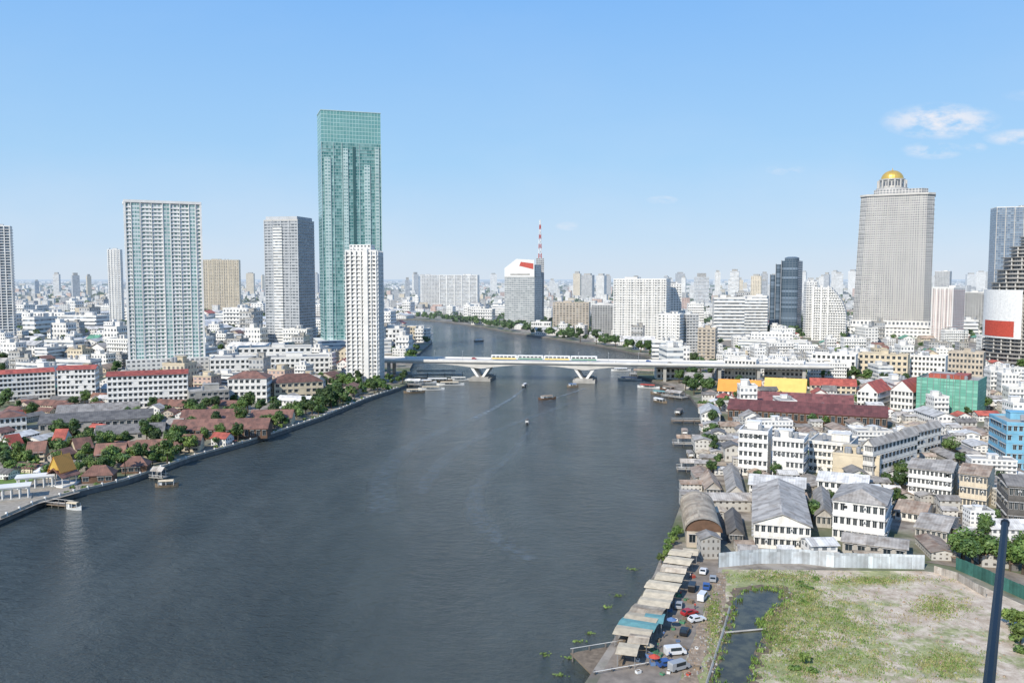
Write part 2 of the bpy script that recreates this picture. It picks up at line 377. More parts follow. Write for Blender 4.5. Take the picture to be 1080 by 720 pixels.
# ---------------------------------------------------------------- building makers
wincache={}
def window_src(w,h,shade):
    k=(round(w,1),round(h,1),shade)
    if k in wincache: return wincache[k]
    mb=MB(); mb.box(-w/2-.1,w/2+.1,-.06,0.02,-h/2-.1,h/2+.1,0); mb.box(-w/2,-.04,-.09,-.055,-h/2,h/2,1); mb.box(.04,w/2,-.09,-.055,-h/2,h/2,1)
    if shade: mb.box(-w/2-.3,w/2+.3,-.65,-.05,h/2+.15,h/2+.27,0)
    me=mb.build('window',[M['frame'],M['glass']]); wincache[k]=me.data; bpy.data.objects.remove(me); return wincache[k]
def add_windows(root,w,d,z0,z1,rows,cols,sides='f',frac=0.55,shade=True,scols=None):
    fh=(z1-z0)/rows; cnt=0; rest=[]
    for sd in sides:
        L=w if sd in 'fb' else d; n=cols if sd in 'fb' else (scols or max(1,round(cols*d/w)))
        bw=L/n; wd=bw*frac; me=window_src(wd,fh*0.48,shade)
        for r in range(rows):
            for c in range(n):
                if R.random()<.05: continue
                t=-L/2+(c+.5)*bw; z=z0+(r+.55)*fh
                loc,ro={'f':((t,-d/2,z),0),'l':((-w/2,-t,z),-PI/2),'r':((w/2,t,z),PI/2)}[sd]
                if cnt<100:
                    o=bpy.data.objects.new('window',me); COL.objects.link(o); o.parent=root; o.location=loc; o.rotation_euler=(0,0,ro); cnt+=1
                else: rest.append((loc,ro,wd,fh*0.48))
    if rest:
        mb=MB()
        for loc,ro,wd,h in rest:
            cz,sz=math.cos(ro),math.sin(ro)
            def T(x,y): return (loc[0]+x*cz-y*sz,loc[1]+x*sz+y*cz)
            mb.prism([T(-wd/2,-.08),T(wd/2,-.08),T(wd/2,.02),T(-wd/2,.02)],loc[2]-h/2,loc[2]+h/2,0)
        o=mb.build('window_field',[M['glass']],root); o['kind']='stuff'
def frame(pl,pr,yt,Y,rot,ratio=None,depth=None):
    xl,zt=XZ(pl,yt,Y); xr,_=XZ(pr,yt,Y); X=(xl+xr)/2; ph=math.atan2(X,Y)
    app=(xr-xl)*math.cos(ph); r=abs(math.radians(rot))
    if depth is not None: d=depth; w=(app-d*math.sin(r))/math.cos(r)
    else: w=app/(math.cos(r)+ratio*math.sin(r)); d=ratio*w
    w=max(w,4)
    a=-ph+math.radians(rot)
    back=(d*math.cos(r))/2
    x=X+math.sin(ph)*back; y=Y+math.cos(ph)*back
    if max(w,d)<1.6*min(w,d): foot(x,y,max(w,d)*0.5+1)
    else:
        nseg=int(max(w,d)/min(w,d)*1.5)+1
        for i in range(nseg):
            t=(i+.5)/nseg-.5
            lx,ly=(t*w,0) if w>d else (0,t*d)
            foot(x+lx*math.cos(a)-ly*math.sin(a),y+lx*math.sin(a)+ly*math.cos(a),min(w,d)*.55)
    return x,y,a,w,d,zt
def flat_roof(root,w,d,z,mat=None,par=0.9,clutter=True,rr=None):
    rr=rr or R
    mb=MB(); t=.3
    mb.box(-w/2-.15,w/2+.15,-d/2-.15,-d/2+t,z,z+par); mb.box(-w/2-.15,w/2+.15,d/2-t,d/2+.15,z,z+par)
    mb.box(-w/2-.15,-w/2+t,-d/2+t,d/2-t,z,z+par); mb.box(w/2-t,w/2+.15,-d/2+t,d/2-t,z,z+par)
    mb.box(-w/2+t,w/2-t,-d/2+t,d/2-t,z+.01,z+.15,1)
    mb.build('roof',[mat or M['white'],M['concrete']],root)
    if clutter:
        a=min(w,d)
        mb=MB(); bx=rr.uniform(-.2,.2)*w; by=rr.uniform(-.1,.25)*d; s=a*.22
        mb.box(bx-s,bx+s,by-s*.8,by+s*.8,z+.1,z+3.2); mb.box(bx-s-.3,bx+s+.3,by-s*.8-.3,by+s*.8+.3,z+3.2,z+3.45)
        mb.build('stair_room',[mat or M['white']],root)
        for i in range(rr.choice((1,2,3))):
            mb=MB(); tx=rr.uniform(-.4,.4)*w; ty=rr.uniform(-.4,-.2)*d; q=min(1.0,a*.08)
            mb.cyl(tx,ty,q,z+.9,z+.9+2.2*q,10); mb.cyl(tx,ty,q,z+.9+2.2*q,z+.9+2.6*q,10,r1=q*.3)
            for k in (-1,1): mb.box(tx+k*q*.6-.1,tx+k*q*.6+.1,ty-.1,ty+.1,z+.1,z+.9)
            mb.build('water_tank',[M['metal']],root)
def tower(label,pl,pr,yt,Y,rot,ratio,mat,bay=4,fl=3.3,slab=None,piers=None,roof='white',clutter=True,name='tower_block',cat='tower',group=None,z0=2.0,pierside=0):
    x,y,a,w,d,z=frame(pl,pr,yt,Y,rot,ratio); z-=1
    root=thing(name,label,cat,(x,y,z0),a,group); h=z-z0
    mb=MB(); mb.box(-w/2,w/2,-d/2,d/2,0,h,0,(bay,fl),1); mb.build('wall',[mat,M['concrete']],root)
    flat_roof(root,w,d,h,M[roof],par=1.2,clutter=clutter)
    nf=max(2,round(h/fl))
    if slab:
        sm,pr_,th=slab; n=min(nf,99)
        mb=MB(); mb.box(-w/2-pr_,w/2+pr_,-d/2-pr_,d/2+pr_,-th/2,th/2); s=mb.build('floor_slab',[sm],root); s.location=(0,0,h/nf)
        for i in range(2,n): child(s,root,(0,0,h/nf*i))
    if piers:
        pm,n,pw,pp=piers
        mb=MB(); mb.box(-pw/2,pw/2,-pp,0.05,0,h+.6); s=mb.build('pier',[pm],root); s.location=(-w/2+pw/2,-d/2,0)
        for i in range(1,n+1): child(s,root,(-w/2+pw/2+(w-pw)*i/n,-d/2,0))
        if pierside:
            k=max(1,round(n*d/w))
            for i in range(k+1):
                yy=-d/2+pw/2+(d-pw)*i/k
                child(s,root,(-w/2,yy,0),-PI/2) if pierside<0 else child(s,root,(w/2,yy,0),PI/2)
    return root,w,d,h
def house(label,pl,pr,yw,yb,rot,depth,wall,roofmat,roof='gable_y',rh=3,rows=2,cols=4,sides='f',z0=2.0,name='house',cat='building',shade=True,group=None,frac=.55,scols=None,over=.6,ac=0):
    Y=P((pl+pr)/2,yb,z0).y
    x,y,a,w,d,z=frame(pl,pr,yw,Y,rot,depth=depth)
    root=thing(name,label,cat,(x,y,z0),a,group); h=max(2.6,z-z0)
    mb=MB(); mb.box(-w/2,w/2,-d/2,d/2,0,h)
    fh=h/rows
    for r in range(1,rows): mb.box(-w/2-.12,w/2+.12,-d/2-.12,d/2+.12,r*fh-.15,r*fh+.08)
    if roof.startswith('gable'):
        ax=roof[-1]
        W,D=(w,d) if ax=='y' else (d,w)
        for sy in (-1,1):
            t=[(-W/2,sy*D/2,h),(W/2,sy*D/2,h),(0,sy*D/2,h+rh-.2)]
            if ax=='x': t=[(p[1],p[0],p[2]) for p in t]
            mb.poly(t)
    mb.build('wall',[M[wall]],root)
    if roof=='flat': flat_roof(root,w,d,h,M[wall])
    elif roof=='barrel':
        m2=MB(); n=12; hw=w/2+over
        pts=[(-hw*math.cos(PI*i/n),rh*math.sin(PI*i/n)+h-.1) for i in range(n+1)]
        for i in range(n):
            p,q=pts[i],pts[i+1]; m2.poly([(p[0],-d/2-over,p[1]),(q[0],-d/2-over,q[1]),(q[0],d/2+over,q[1]),(p[0],d/2+over,p[1])][::-1],0)
        m2.poly([(p[0],-d/2,p[1]) for p in pts[::-1]],1); m2.poly([(p[0],d/2,p[1]) for p in pts],1)
        m2.build('roof',[M[roofmat],M['brown']],root)
    elif roof=='hip':
        m2=MB(); hw,hd=w/2+over,d/2+over; k=min(hw,hd)*.85
        A=[(-hw,-hd,h),(hw,-hd,h),(hw,hd,h),(-hw,hd,h)]
        if hw>=hd: r0,r1=(-hw+k,0,h+rh),(hw-k,0,h+rh); m2.poly([A[0],A[1],r1,r0]); m2.poly([A[2],A[3],r0,r1]); m2.poly([A[1],A[2],r1]); m2.poly([A[3],A[0],r0])
        else: r0,r1=(0,-hd+k,h+rh),(0,hd-k,h+rh); m2.poly([A[1],A[2],r1,r0]); m2.poly([A[3],A[0],r0,r1]); m2.poly([A[0],A[1],r0]); m2.poly([A[2],A[3],r1])
        m2.poly(A[::-1]); m2.build('roof',[M[roofmat]],root)
    else:
        m2=MB(); m2.gable(w,d,h,rh,over,.18,roof[-1]); m2.build('roof',[M[roofmat]],root)
    if rows*cols: add_windows(root,w,d,0,h,rows,cols,sides,frac,shade,scols)
    if ac:
        m2=MB(); m2.box(-.45,.45,-.5,-.02,-.32,.32,0); m2.box(-.25,.25,-.53,-.5,-.25,.25,1)
        o=m2.build('air_conditioner',[M['whitec'],M['steel']],root)
        for i in range(ac):
            q=o if i==0 else child(o,root)
            q.location=(-w/2+R.randrange(1,cols)*w/cols,-d/2-.05,(R.randrange(rows)+.6)*fh)
    return root,w,d,h
H=house
W_=M['white']; ST=M['stone']
# ---------------------------------------------------------------- landmark towers, left bank
x,y,a,w,d,zt=frame(334,402,151,930,8,0.55)
_,zc=XZ(368,118,930)
root=thing('glass_skyscraper','tallest teal glass skyscraper with a pale screen crown, on left bank','skyscraper',(x,y,2),a)
h=zt-2; HH=zc-2
mb=MB()
mb.box(-w/2,w/2,-d/2,d/2,0,h,0,(2.6,3.5),1); mb.build('glass_wall',[M['f_teal'],M['concrete']],root)
mb=MB(); mb.box(-w*.40,w*.42,-d*.38,d*.38,h,h+(HH-h)*.6,0,(3.4,3.5)); mb.build('roof_plant',[M['f_teal']],root)
mb=MB(); z1,z2=h,HH
mb.box(-w/2,w/2,-d/2,-d/2+.5,z1,z2,0,(3.4,4)); mb.box(-w/2,-w/2+.5,-d/2+.5,d/2,z1,z2,0,(3.4,4)); mb.box(w/2-.5,w/2,-d/2+.5,d/2,z1,z2,0,(3.4,4)); mb.box(-w/2+.5,w/2-.5,d/2-.5,d/2,z1,z2,0,(3.4,4))
mb.build('crown_screen',[M['f_crown']],root)
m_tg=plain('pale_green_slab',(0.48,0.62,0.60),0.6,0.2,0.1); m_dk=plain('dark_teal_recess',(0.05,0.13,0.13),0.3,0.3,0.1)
mb=MB(); mb.box(-w/2-.3,w/2+.3,-d/2-.3,d/2+.3,HH,HH+.8); mb.build('crown_rim',[m_tg],root)
mb=MB(); mb.box(-w*.5-.3,w*.02,-d/2-.3,d/2+.3,-.16,.16); mb.box(w*.07,w*.5+.3,-d/2-.3,d/2+.3,-.16,.16); s=mb.build('floor_slab',[m_tg],root); s.location=(0,0,3.5)
nf=int(h/3.5)
for i in range(2,nf): child(s,root,(0,0,3.5*i))
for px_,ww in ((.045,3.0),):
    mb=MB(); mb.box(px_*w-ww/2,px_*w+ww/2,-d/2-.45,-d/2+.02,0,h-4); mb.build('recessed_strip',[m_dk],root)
for px_,ww,zz0,zz1 in ((-.40,6.5,0,h*.93),(-.10,5.0,h*.04,h-6),(.26,6.5,0,h*.9),(.43,4.5,h*.1,h-3)):
    mb=MB(); mb.box(px_*w-ww/2,px_*w+ww/2,-d/2-.9,-d/2+.02,zz0,zz1,0,(3.2,3.5)); mb.build('balcony_band',[M['f_tealb']],root)
for px_ in (-.498,-.30,-.16,.13,.498):
    mb=MB(); mb.box(px_*w-.3,px_*w+.3,-d/2-.55,-d/2+.02,0,h); mb.build('fin',[m_tg],root)
mb=MB(); mb.box(-w*.62,w*.62,-d*.75,d*.6,0,16,0,(4,4)); mb.build('podium',[M['f_whiteb']],root)
def twin(pl,pr,yt,Y,rot,ratio,label):
    x,y,a,w,d,z=frame(pl,pr,yt,Y,rot,ratio)
    root=thing('condominium_tower',label,'tower',(x,y,2),a); h=z-2
    mb=MB(); mb.box(-w/2,w/2,-d/2,d/2,0,h,0,(3.2,3.3),1); mb.build('wall',[M['f_greenw'],M['concrete']],root)
    nf=int(h/3.3)
    for (x0,x1) in ((-.5,-.42),(-.30,-.01),(.09,.34),(.43,.5)):
        mb=MB(); mb.box(x0*w-.2,x1*w+.2,-d/2-.6,-d/2+.1,-.15,.5); s=mb.build('balcony',[W_],root); s.location=(0,0,3.3)
        for i in range(2,min(nf,99)): child(s,root,(0,0,3.3*i))
    for px_,pw in ((-.36,.05),(.04,.045),(.385,.04)):
        mb=MB(); mb.box((px_-pw)*w,(px_+pw)*w,-d/2-.35,-d/2+.02,0,h+.5,0,(2.2,3.3)); mb.build('glass_strip',[M['f_mint']],root)
    for px_,pw in ((-.5,1.6),(-.42,.6),(-.30,.6),(-.155,.45),(-.01,.7),(.09,.7),(.215,.45),(.34,.6),(.43,.6),(.5,1.6)):
        mb=MB(); mb.box(px_*w-pw/2,px_*w+pw/2,-d/2-.85,-d/2+.02,0,h+2); mb.build('pier',[W_],root)
    mb=MB(); mb.box(-w*.51,w*.51,-d/2-1,d/2,h+.4,h+2.6); mb.build('top_beam',[W_],root)
    mb=MB(); mb.box(-w*.55,w*.55,-d*.75,-d*.5-1.6,0,14,0,(4,3.5)); mb.build('podium',[M['f_white']],root)
twin(129,212,215,735,4,.5,'white and mint green glass condominium slab towering at far left bank')
tower('slim white and dark balcony tower cut by left edge of the photo',-14,13,238,1050,-8,.8,M['f_navy'],4,3.4,slab=(W_,.8,.9),piers=(W_,4,1,1.0))
tower('narrow white tower behind the mint green condominium slab',113,129,263,1500,-12,.9,M['f_white'],4,3.3,slab=(W_,.5,.6),piers=(W_,4,1.4,.7))
tower('beige square office tower right of the mint green condominium slab',214,254,274,2000,-6,.6,M['f_cream'],5,3.5,slab=(M['cream'],.5,.8),piers=(M['cream'],7,1.6,.8),roof='cream')
m_cool=plain('cool_grey_slab',(0.52,0.54,0.56),.7,.2,.2)
root,w,d,h=tower('grey ribbon-windowed tower immediately left of the teal skyscraper',278,332,232,1010,-28,.95,M['f_tower'],4.5,3.4,slab=(m_cool,.35,.45),roof='stone',piers=(m_cool,4,.9,.5))
mb=MB(); mb.box(-w*.46,w*.46,-d*.46,d*.46,h,h+5); mb.build('plant_room',[m_cool],root)
mb=MB(); mb.box(-w*.22,w*.04,-d/2-1.2,-d/2,0,h-6,0,(3,3.4)); mb.build('balcony_band',[M['f_whiteb']],root)
root,w,d,h=tower('slim bright white condominium with stacked balconies in front of teal skyscraper',364,403,264,665,-14,.75,M['f_white'],3.6,3.1,slab=(W_,.9,.55),piers=(W_,6,.8,1.3),pierside=1)
mb=MB(); mb.box(-w*.38,w*.3,-d*.4,d*.4,h,h+5.5,0,(3,3)); mb.build('penthouse',[M['f_white']],root)
mb=MB(); mb.box(w*.08,w*.22,-d/2-1.5,-d/2+.02,0,h+3); mb.build('stair_shaft',[W_],root)
tower('pale block behind left end of the bridge, left of wide grey twin',443,463,290,2250,10,.7,M['f_white'],4,3.4,slab=(W_,.4,.5))
tower('wide pale blue-grey hotel block beyond the left bank',463,506,290,2150,-8,.45,M['f_whiteb'],5,3.4,piers=(W_,5,2,1.5),slab=(W_,.5,.6))
root,w,d,h=tower('grey glass office tower with red and white roof billboard beyond the bridge',532,572,292,1480,-24,.6,M['f_gglass'],4.5,3.6,slab=(ST,.3,.4),clutter=False,roof='concrete')
mb=MB()
bp_=[(-w/2,h+1),(w/2,h+1),(w/2,h+30),(-w*.1,h+32),(-w/2,h+16)]
mb.poly([(p,-d/2-.5,q) for p,q in bp_]); mb.poly([(p,-d/2+.6,q) for p,q in bp_][::-1])
for i in range(5):
    p,q=bp_[i],bp_[(i+1)%5]; mb.poly([(p[0],-d/2-.5,p[1]),(p[0],-d/2+.6,p[1]),(q[0],-d/2+.6,q[1]),(q[0],-d/2-.5,q[1])])
mb.build('billboard',[M['whitec']],root)
mb=MB(); mb.poly([(p,-d/2-.7,q) for p,q in ((w*.0,h+20),(w*.47,h+14),(w*.47,h+24),(w*.05,h+27))]); mb.build('billboard_red_patch',[M['redc']],root)
mb=MB(); mb.poly([(p,-d/2-.7,q) for p,q in ((-w*.3,h+4),(w*.35,h+4),(w*.35,h+6.5),(-w*.3,h+6.5))]); mb.build('billboard_grey_band',[M['concrete']],root)
mb=MB(); mb.prism([(w*.02,-d*.3),(w*.48,-d*.3),(w*.48,d*.45),(w*.02,d*.45)],h,h+22,0,(4,3.6)); mb.build('plant_room',[M['f_gglass']],root)
mx_,mz0=XZ(570,272,1500); _,mz1=XZ(570,231,1500)
root=thing('radio_mast','red and white lattice mast rising behind the billboard tower','mast',(mx_,1522,2),0)
nseg=8
for i in range(nseg):
    z0=mz0-2+(mz1-mz0)*i/nseg; z1=mz0-2+(mz1-mz0)*(i+1)/nseg; s0=3.6*(1-i/nseg*.75); s1=3.6*(1-(i+1)/nseg*.75)
    mb=MB()
    for q in range(4):
        A=(s0*math.cos(q*PI/2+.78),s0*math.sin(q*PI/2+.78),z0); B=(s1*math.cos(q*PI/2+.78),s1*math.sin(q*PI/2+.78),z1); C=(s1*math.cos(q*PI/2+2.35),s1*math.sin(q*PI/2+2.35),z1)
        mb.bar(A,B,.6); mb.bar(A,C,.4)
    mb.build('mast_section',[M['redc'] if i%2==0 else M['whitec']],root)
mb=MB(); mb.box(-7,7,-7,7,0,mz0-2,0,(4,3.5)); mb.build('tower_shaft',[M['f_grey']],root)
tower('low beige gridded block on far bank right of the billboard tower',583,623,319,1340,-6,.5,M['f_beige'],5,3.5,slab=(M['beige'],.5,.8),roof='beige')
tower('slim grey-brown block between beige block and wide white hotel',624,649,321,1240,12,.7,M['f_grey'],4,3.4,slab=(M['concrete'],.5,.5))
tower('wide white hotel block with dense window grid right of the bridge',647,708,294,1120,-10,.55,M['f_white'],3.8,3.2,slab=(W_,.7,.6),piers=(W_,12,.8,.9))
tower('narrow white annex joined to the right of the wide white hotel',706,719,299,1160,10,.8,M['f_white'],3.8,3.2,slab=(W_,.7,.6))
tower('white mid-rise slab in front of the wide white hotel, near bridge end',694,722,331,905,-15,.8,M['f_white'],3.8,3.2,slab=(W_,.8,.6),piers=(W_,5,.8,1))
tower('grey-white mid-rise with ribbon windows beside bridge end',720,737,331,915,20,.9,M['f_grey'],3.8,3.2,slab=(M['white'],.6,.5))
tower('small dark brown tower block beside right end of bridge',736,757,346,840,-10,.8,M['f_beige'],3.8,3.2,slab=(M['beige'],.5,.5),roof='beige')
tower('white ten-storey block behind the brown block near bridge',757,784,318,1250,10,.6,M['f_white'],4,3.2,slab=(W_,.5,.5))
tower('off-white ribbon-windowed block left of the navy glass tower',784,811,312,1300,-8,.6,M['f_whiteb'],4,3.4,slab=(W_,.5,.5))
tower('long low white block with ribbon windows below navy glass tower',778,852,359,930,-4,.35,M['f_whiteb'],4,3.6,slab=(W_,.6,.6))
tower('upper white tier behind the long low white block',792,836,351,985,0,.4,M['f_white'],4,3.6)
x,y,a,w,d,z=frame(812,847,275,1350,-12,.9); root=thing('glass_tower','dark navy glass tower with stepped staggered rounded top','tower',(x,y,2),a); h=z-2
for i,(x0,x1,k) in enumerate(((-.5,-.3,.80),(-.3,-.1,.95),(-.1,.5,1.0))):
    n=8; pts=[(x0*w,d/2)]+[(x0*w,-d*.36)]+[(x0*w+(x1-x0)*w*(.5-.5*math.cos(PI*j/n)),-d*.36-d*.14*math.sin(PI*j/n)) for j in range(1,n)]+[(x1*w,-d*.36),(x1*w,d/2)]
    mb=MB(); mb.prism(pts,0,h*k,0,(3.5,3.5),1); mb.build('glass_wall',[M['f_navy'],M['grey']],root)
    mb=MB(); mb.box(x0*w+.3,x0*w+1.1,-d/2-.6,-d/2+2.2,0,h*k+1); mb.build('fin',[M['metal']],root)
mb=MB(); mb.cyl(w*.2,0,w*.26,h,h+5,20,cells=(3.5,3)); mb.cyl(w*.2,0,w*.26,h+5,h+6.5,20,r1=w*.15); mb.build('round_crest',[M['f_navy']],root)
tower('tall thin white slab wing attached left of the curved white hotel',848,862,297,1190,15,1.0,M['f_white'],3.6,3.3,slab=(W_,.7,.7))
x,y,a,w,d,z=frame(858,894,303,1130,-5,.5); root=thing('curved_hotel','bright white hotel slab whose right side slopes down in a curve','hotel',(x,y,2),a); h=z-2
nf=int(h/3.3)
def redge(t): return w/2 if t<.45 else w/2-w*.45*((t-.45)/.55)**2.2
fh=h/nf
for i in range(nf):
    t=(i+1)/nf; xr=redge(t); mb=MB(); mb.box(-w/2,xr,-d/2,d/2,i*fh,(i+1)*fh-.02,0,(3.2,3.3),1); mb.build('storey',[M['f_white'],M['concrete']],root)
    mb=MB(); mb.box(-w/2-.8,xr+1.2,-d/2-1.4,d/2+.5,i*fh-.1,i*fh+.9); mb.build('balcony',[W_],root)
for px_ in (-.5,-.25,-.04):
    mb=MB(); mb.box(px_*w-1.1,px_*w+1.1,-d/2-1.9,-d/2,0,h+2); mb.build('pier',[W_],root)
# domed tower
Y=1190
xc=XZ(941.5,300,Y)[0]; ph=math.atan2(xc,Y); DD=60
cx_=xc+math.sin(ph)*DD/2; cy_=Y+math.cos(ph)*DD/2
root=thing('domed_skyscraper','huge pale stone gridded skyscraper topped by a golden dome','skyscraper',(cx_,cy_,2),-ph-math.radians(2)); foot(cx_,cy_,60)
sc=Y/F*math.cos(ph)*1.04
d=DD
def zz(py): return XZ(938,py,Y)[1]-2
def C2(x0,x1,d,c):
    x0*=sc; x1*=sc; return [(x0+c,-d/2),(x1-c,-d/2),(x1,-d/2+c),(x1,d/2-c),(x1-c,d/2),(x0+c,d/2),(x0,d/2-c),(x0,-d/2+c)]
zb=zz(338); zs=zz(206)
mb=MB(); mb.prism(C2(-44,42,d*1.1,3),0,zb-8,0,(5,4.5),1); mb.build('podium',[M['f_white'],M['concrete']],root)
mb=MB(); mb.prism(C2(-42,40,d*1.05,3),zb-8,zb,0,(5,8),1); mb.build('arcade',[M['f_white'],M['concrete']],root)
mb=MB(); mb.prism(C2(-45,43,d*1.15,3),zb-9.5,zb-8); mb.build('podium_cornice',[W_],root)
mb=MB(); mb.prism(C2(-40,39.5,d,9),zb,zs,0,(2.9,3.2),1,pts1=C2(-35,39.5,d*.95,9)); mb.build('wall',[M['f_state'],M['concrete']],root)
nf=int((zs-zb)/6.4)
for i in range(1,nf+1):
    t=i/nf; mb=MB(); mb.prism(C2(-40+5*t-.3,39.5+.3,d*(1-.05*t)+.7,9),-.2,.25); s=mb.build('floor_slab',[ST],root); s.location=(0,0,zb+(zs-zb)*t)
for i in range(12):
    t=.1+.8*i/11; xa=(-40+79.5*t)*sc; xb=(-35+74.5*t)*sc; mb=MB(); mb.bar((xa,-d/2-.2,zb),(xb,-d*.475-.2,zs),.35); mb.build('pier',[ST],root)
mb=MB(); mb.prism(C2(-36,40.5,d,9),zs,zs+2.5); mb.build('cornice',[ST],root)
z1=zz(199); mb=MB(); mb.prism(C2(-22,33,d*.8,8),zs+2.5,z1,0,(4,3.4)); mb.build('setback_floor',[M['f_state']],root)
z2=zz(188); rr_=13.5*sc; ox=-4*sc
mb=MB(); mb.cyl(ox,0,rr_*1.25,z1,z1+3,24); mb.cyl(ox,0,rr_*.9,z1+3,z2,24,cells=(3.2,9)); mb.cyl(ox,0,rr_*1.02,z2,z2+1.6,24); mb.build('drum',[M['f_state']],root)
for i in range(14):
    mb=MB(); q=2*PI*i/14; mb.cyl(ox+rr_*1.1*math.cos(q),rr_*1.1*math.sin(q),1,z1+3,z2,8); mb.build('column',[ST],root)
mb=MB(); n=24; prof=[(math.cos(t*PI/16),math.sin(t*PI/16)) for t in range(9)]
for j in range(8):
    r0,h0=prof[j]; r1,h1=prof[j+1]
    for i in range(n):
        a0,a1=2*PI*i/n,2*PI*(i+1)/n; k=rr_*.88; zc=z2+1.6
        mb.poly([(ox+k*r0*math.cos(a0),k*r0*math.sin(a0),zc+h0*k*.85),(ox+k*r0*math.cos(a1),k*r0*math.sin(a1),zc+h0*k*.85),(ox+k*r1*math.cos(a1),k*r1*math.sin(a1),zc+h1*k*.85),(ox+k*r1*math.cos(a0),k*r1*math.sin(a0),zc+h1*k*.85)])
dm=mb.build('dome',[M['gold']],root,smooth=True)
mb=MB(); mb.cyl(ox,0,.8,z2+1.6+rr_*.75,z2+5+rr_*.75,8,r1=.1); mb.build('finial',[M['gold']],dm)
tower('white and red-brown block directly right of the domed skyscraper',983,1018,303,1110,-30,.9,M['f_white'],3.8,3.3,slab=(M['red'],.3,.5),piers=(W_,5,1.3,.8))
tower('grey office block between domed skyscraper and round tower',1018,1041,308,1420,-10,.7,M['f_grey'],4,3.4,slab=(M['concrete'],.4,.5))
tower('hazy pale tower behind the red-brown block',986,1004,286,2500,-10,.7,M['f_grey'],4,3.4)
root,w,d,h=tower('tall blue-grey glass tower at right edge behind the round tower',1044,1100,218,1300,14,.6,M['f_glass'],4,3.6,piers=(ST,5,.9,.7),slab=(M['metal'],.3,.4))
Y=825; xc,_=XZ(1101,300,Y); root=thing('round_tower','unfinished grey round tower with stepped colonnade storeys at right edge','tower',(xc,Y,2),0); foot(xc,Y,50)
tiers=[(62,396,384),(59,384,375),(55,375,312),(51,312,298),(46,298,284),(40,284,270),(33,270,258),(24,258,247)]
def zz(py): return XZ(1080,py,Y-45)[1]-2
for i,(rp,yb,yt) in enumerate(tiers):
    r=rp*Y/F; z0=0 if i==0 else zz(yb); z1=zz(yt)
    mb=MB(); mb.cyl(0,0,r*.94,z0,z1,40,cells=(3.5,3.6)); mb.build('storey_drum',[M['f_round']],root)
    nf=max(1,round((z1-z0)/3.6))
    for k in range(nf):
        mb=MB(); zk=z0+(z1-z0)*(k+1)/nf; mb.cyl(0,0,r,zk-.6,zk,40); mb.build('balcony_ring',[M['concrete']],root)
    for k in range(16 if i<4 else 10):
        q=PI+PI*(k+.5)/(16 if i<4 else 10); mb=MB(); mb.cyl(r*.97*math.cos(q),r*.97*math.sin(q),.7,z0,z1,6); mb.build('column',[ST],root)
zbn=zz(384)
root=thing('advertising_banner','narrow white banner with red lower patch hung on round tower left side','banner',(xc,Y,zbn+2),0)
rb=55*Y/F
def arc(z0,z1,a0,a1,r,nm,mt):
    mb=MB(); n=10
    for i in range(n):
        p,q=a0+(a1-a0)*i/n,a0+(a1-a0)*(i+1)/n
        mb.poly([(r*math.cos(p),r*math.sin(p),z0),(r*math.cos(q),r*math.sin(q),z0),(r*math.cos(q),r*math.sin(q),z1),(r*math.cos(p),r*math.sin(p),z1)])
    mb.build(nm,[mt],root)
arc(zz(359)-zbn,zz(306)-zbn,-PI*1.1,-PI*.78,rb+.8,'panel',M['whitec'])
arc(zz(357)-zbn,zz(340)-zbn,-PI*1.05,-PI*.82,rb+1.1,'red_patch',M['redc'])
# ---------------------------------------------------------------- mid-rise and low blocks, left bank
H('white six-storey apartment row with red-brown roof at left edge',-8,58,393,422,4,16,'white','redroof','gable_x',2.0,6,14,'f',name='apartment_block')
H('white apartment block with red-brown roof, second from left edge',60,105,389,422,-10,16,'white','redroof','gable_x',2.0,6,9,'fr',name='apartment_block')
H('long white apartment block with red-brown roof below mint green condominium',113,200,395,430,-3,18,'white','redroof','gable_x',2.0,6,16,'f',name='apartment_block')
H('low grey flat building right of the long white apartment block',196,242,413,430,5,22,'concrete','grey','flat',0,3,7,'f',name='office_block')
H('white villa-like block with brown hipped roof before slim condominium',240,288,399,425,-12,20,'white','brownroof','hip',4,4,7,'fr',name='house')
H('cream block with brown hipped roof left of the slim condominium',285,341,403,421,8,20,'cream','brownroof','hip',5,3,8,'f',name='house')
H('long stepped white building left of slim condominium, lower tier',222,350,378,400,-3,30,'white','grey','flat',0,4,24,'f',name='office_block')
H('white upper tier building behind the long stepped white building',250,330,367,388,-3,25,'white','grey','flat',0,4,12,'f',name='office_block')
H('white building with ribbon windows at the foot of teal skyscraper',398,428,347,372,-5,30,'white','grey','flat',0,5,7,'f',name='office_block')
H('long low shed with dark grey roof on the left bank',42,166,443,453,-3,30,'concrete','darkroof','gable_x',3,1,16,'f',name='shed')
H('second grey roofed shed behind the long shed on left bank',60,150,433,441,-3,25,'concrete','greyroof','gable_x',3,1,12,'f',name='shed')
H('long dark warehouse roof left of the long red-brown riverside hall',100,178,456,464,-6,22,'oldgrey','darkroof','gable_x',3,1,10,'f',name='shed')
H('white two-storey house at left edge beside the grey sheds',-10,28,440,456,5,16,'white','brownroof','hip',3,2,6,'f')
H('long red-brown roofed riverside hall on the left bank',180,290,452,463,-12,18,'brown','brownroof','gable_x',4,1,16,'f',name='hall')
H('red-brown roofed hall set behind the long riverside hall',190,262,441,450,-10,18,'cream','brownroof','gable_x',4,1,8,'f',name='hall')
H('small red-brown roofed hall at right end of the riverside halls',264,312,440,449,-10,14,'cream','brownroof','gable_x',3.5,1,6,'f',name='hall')
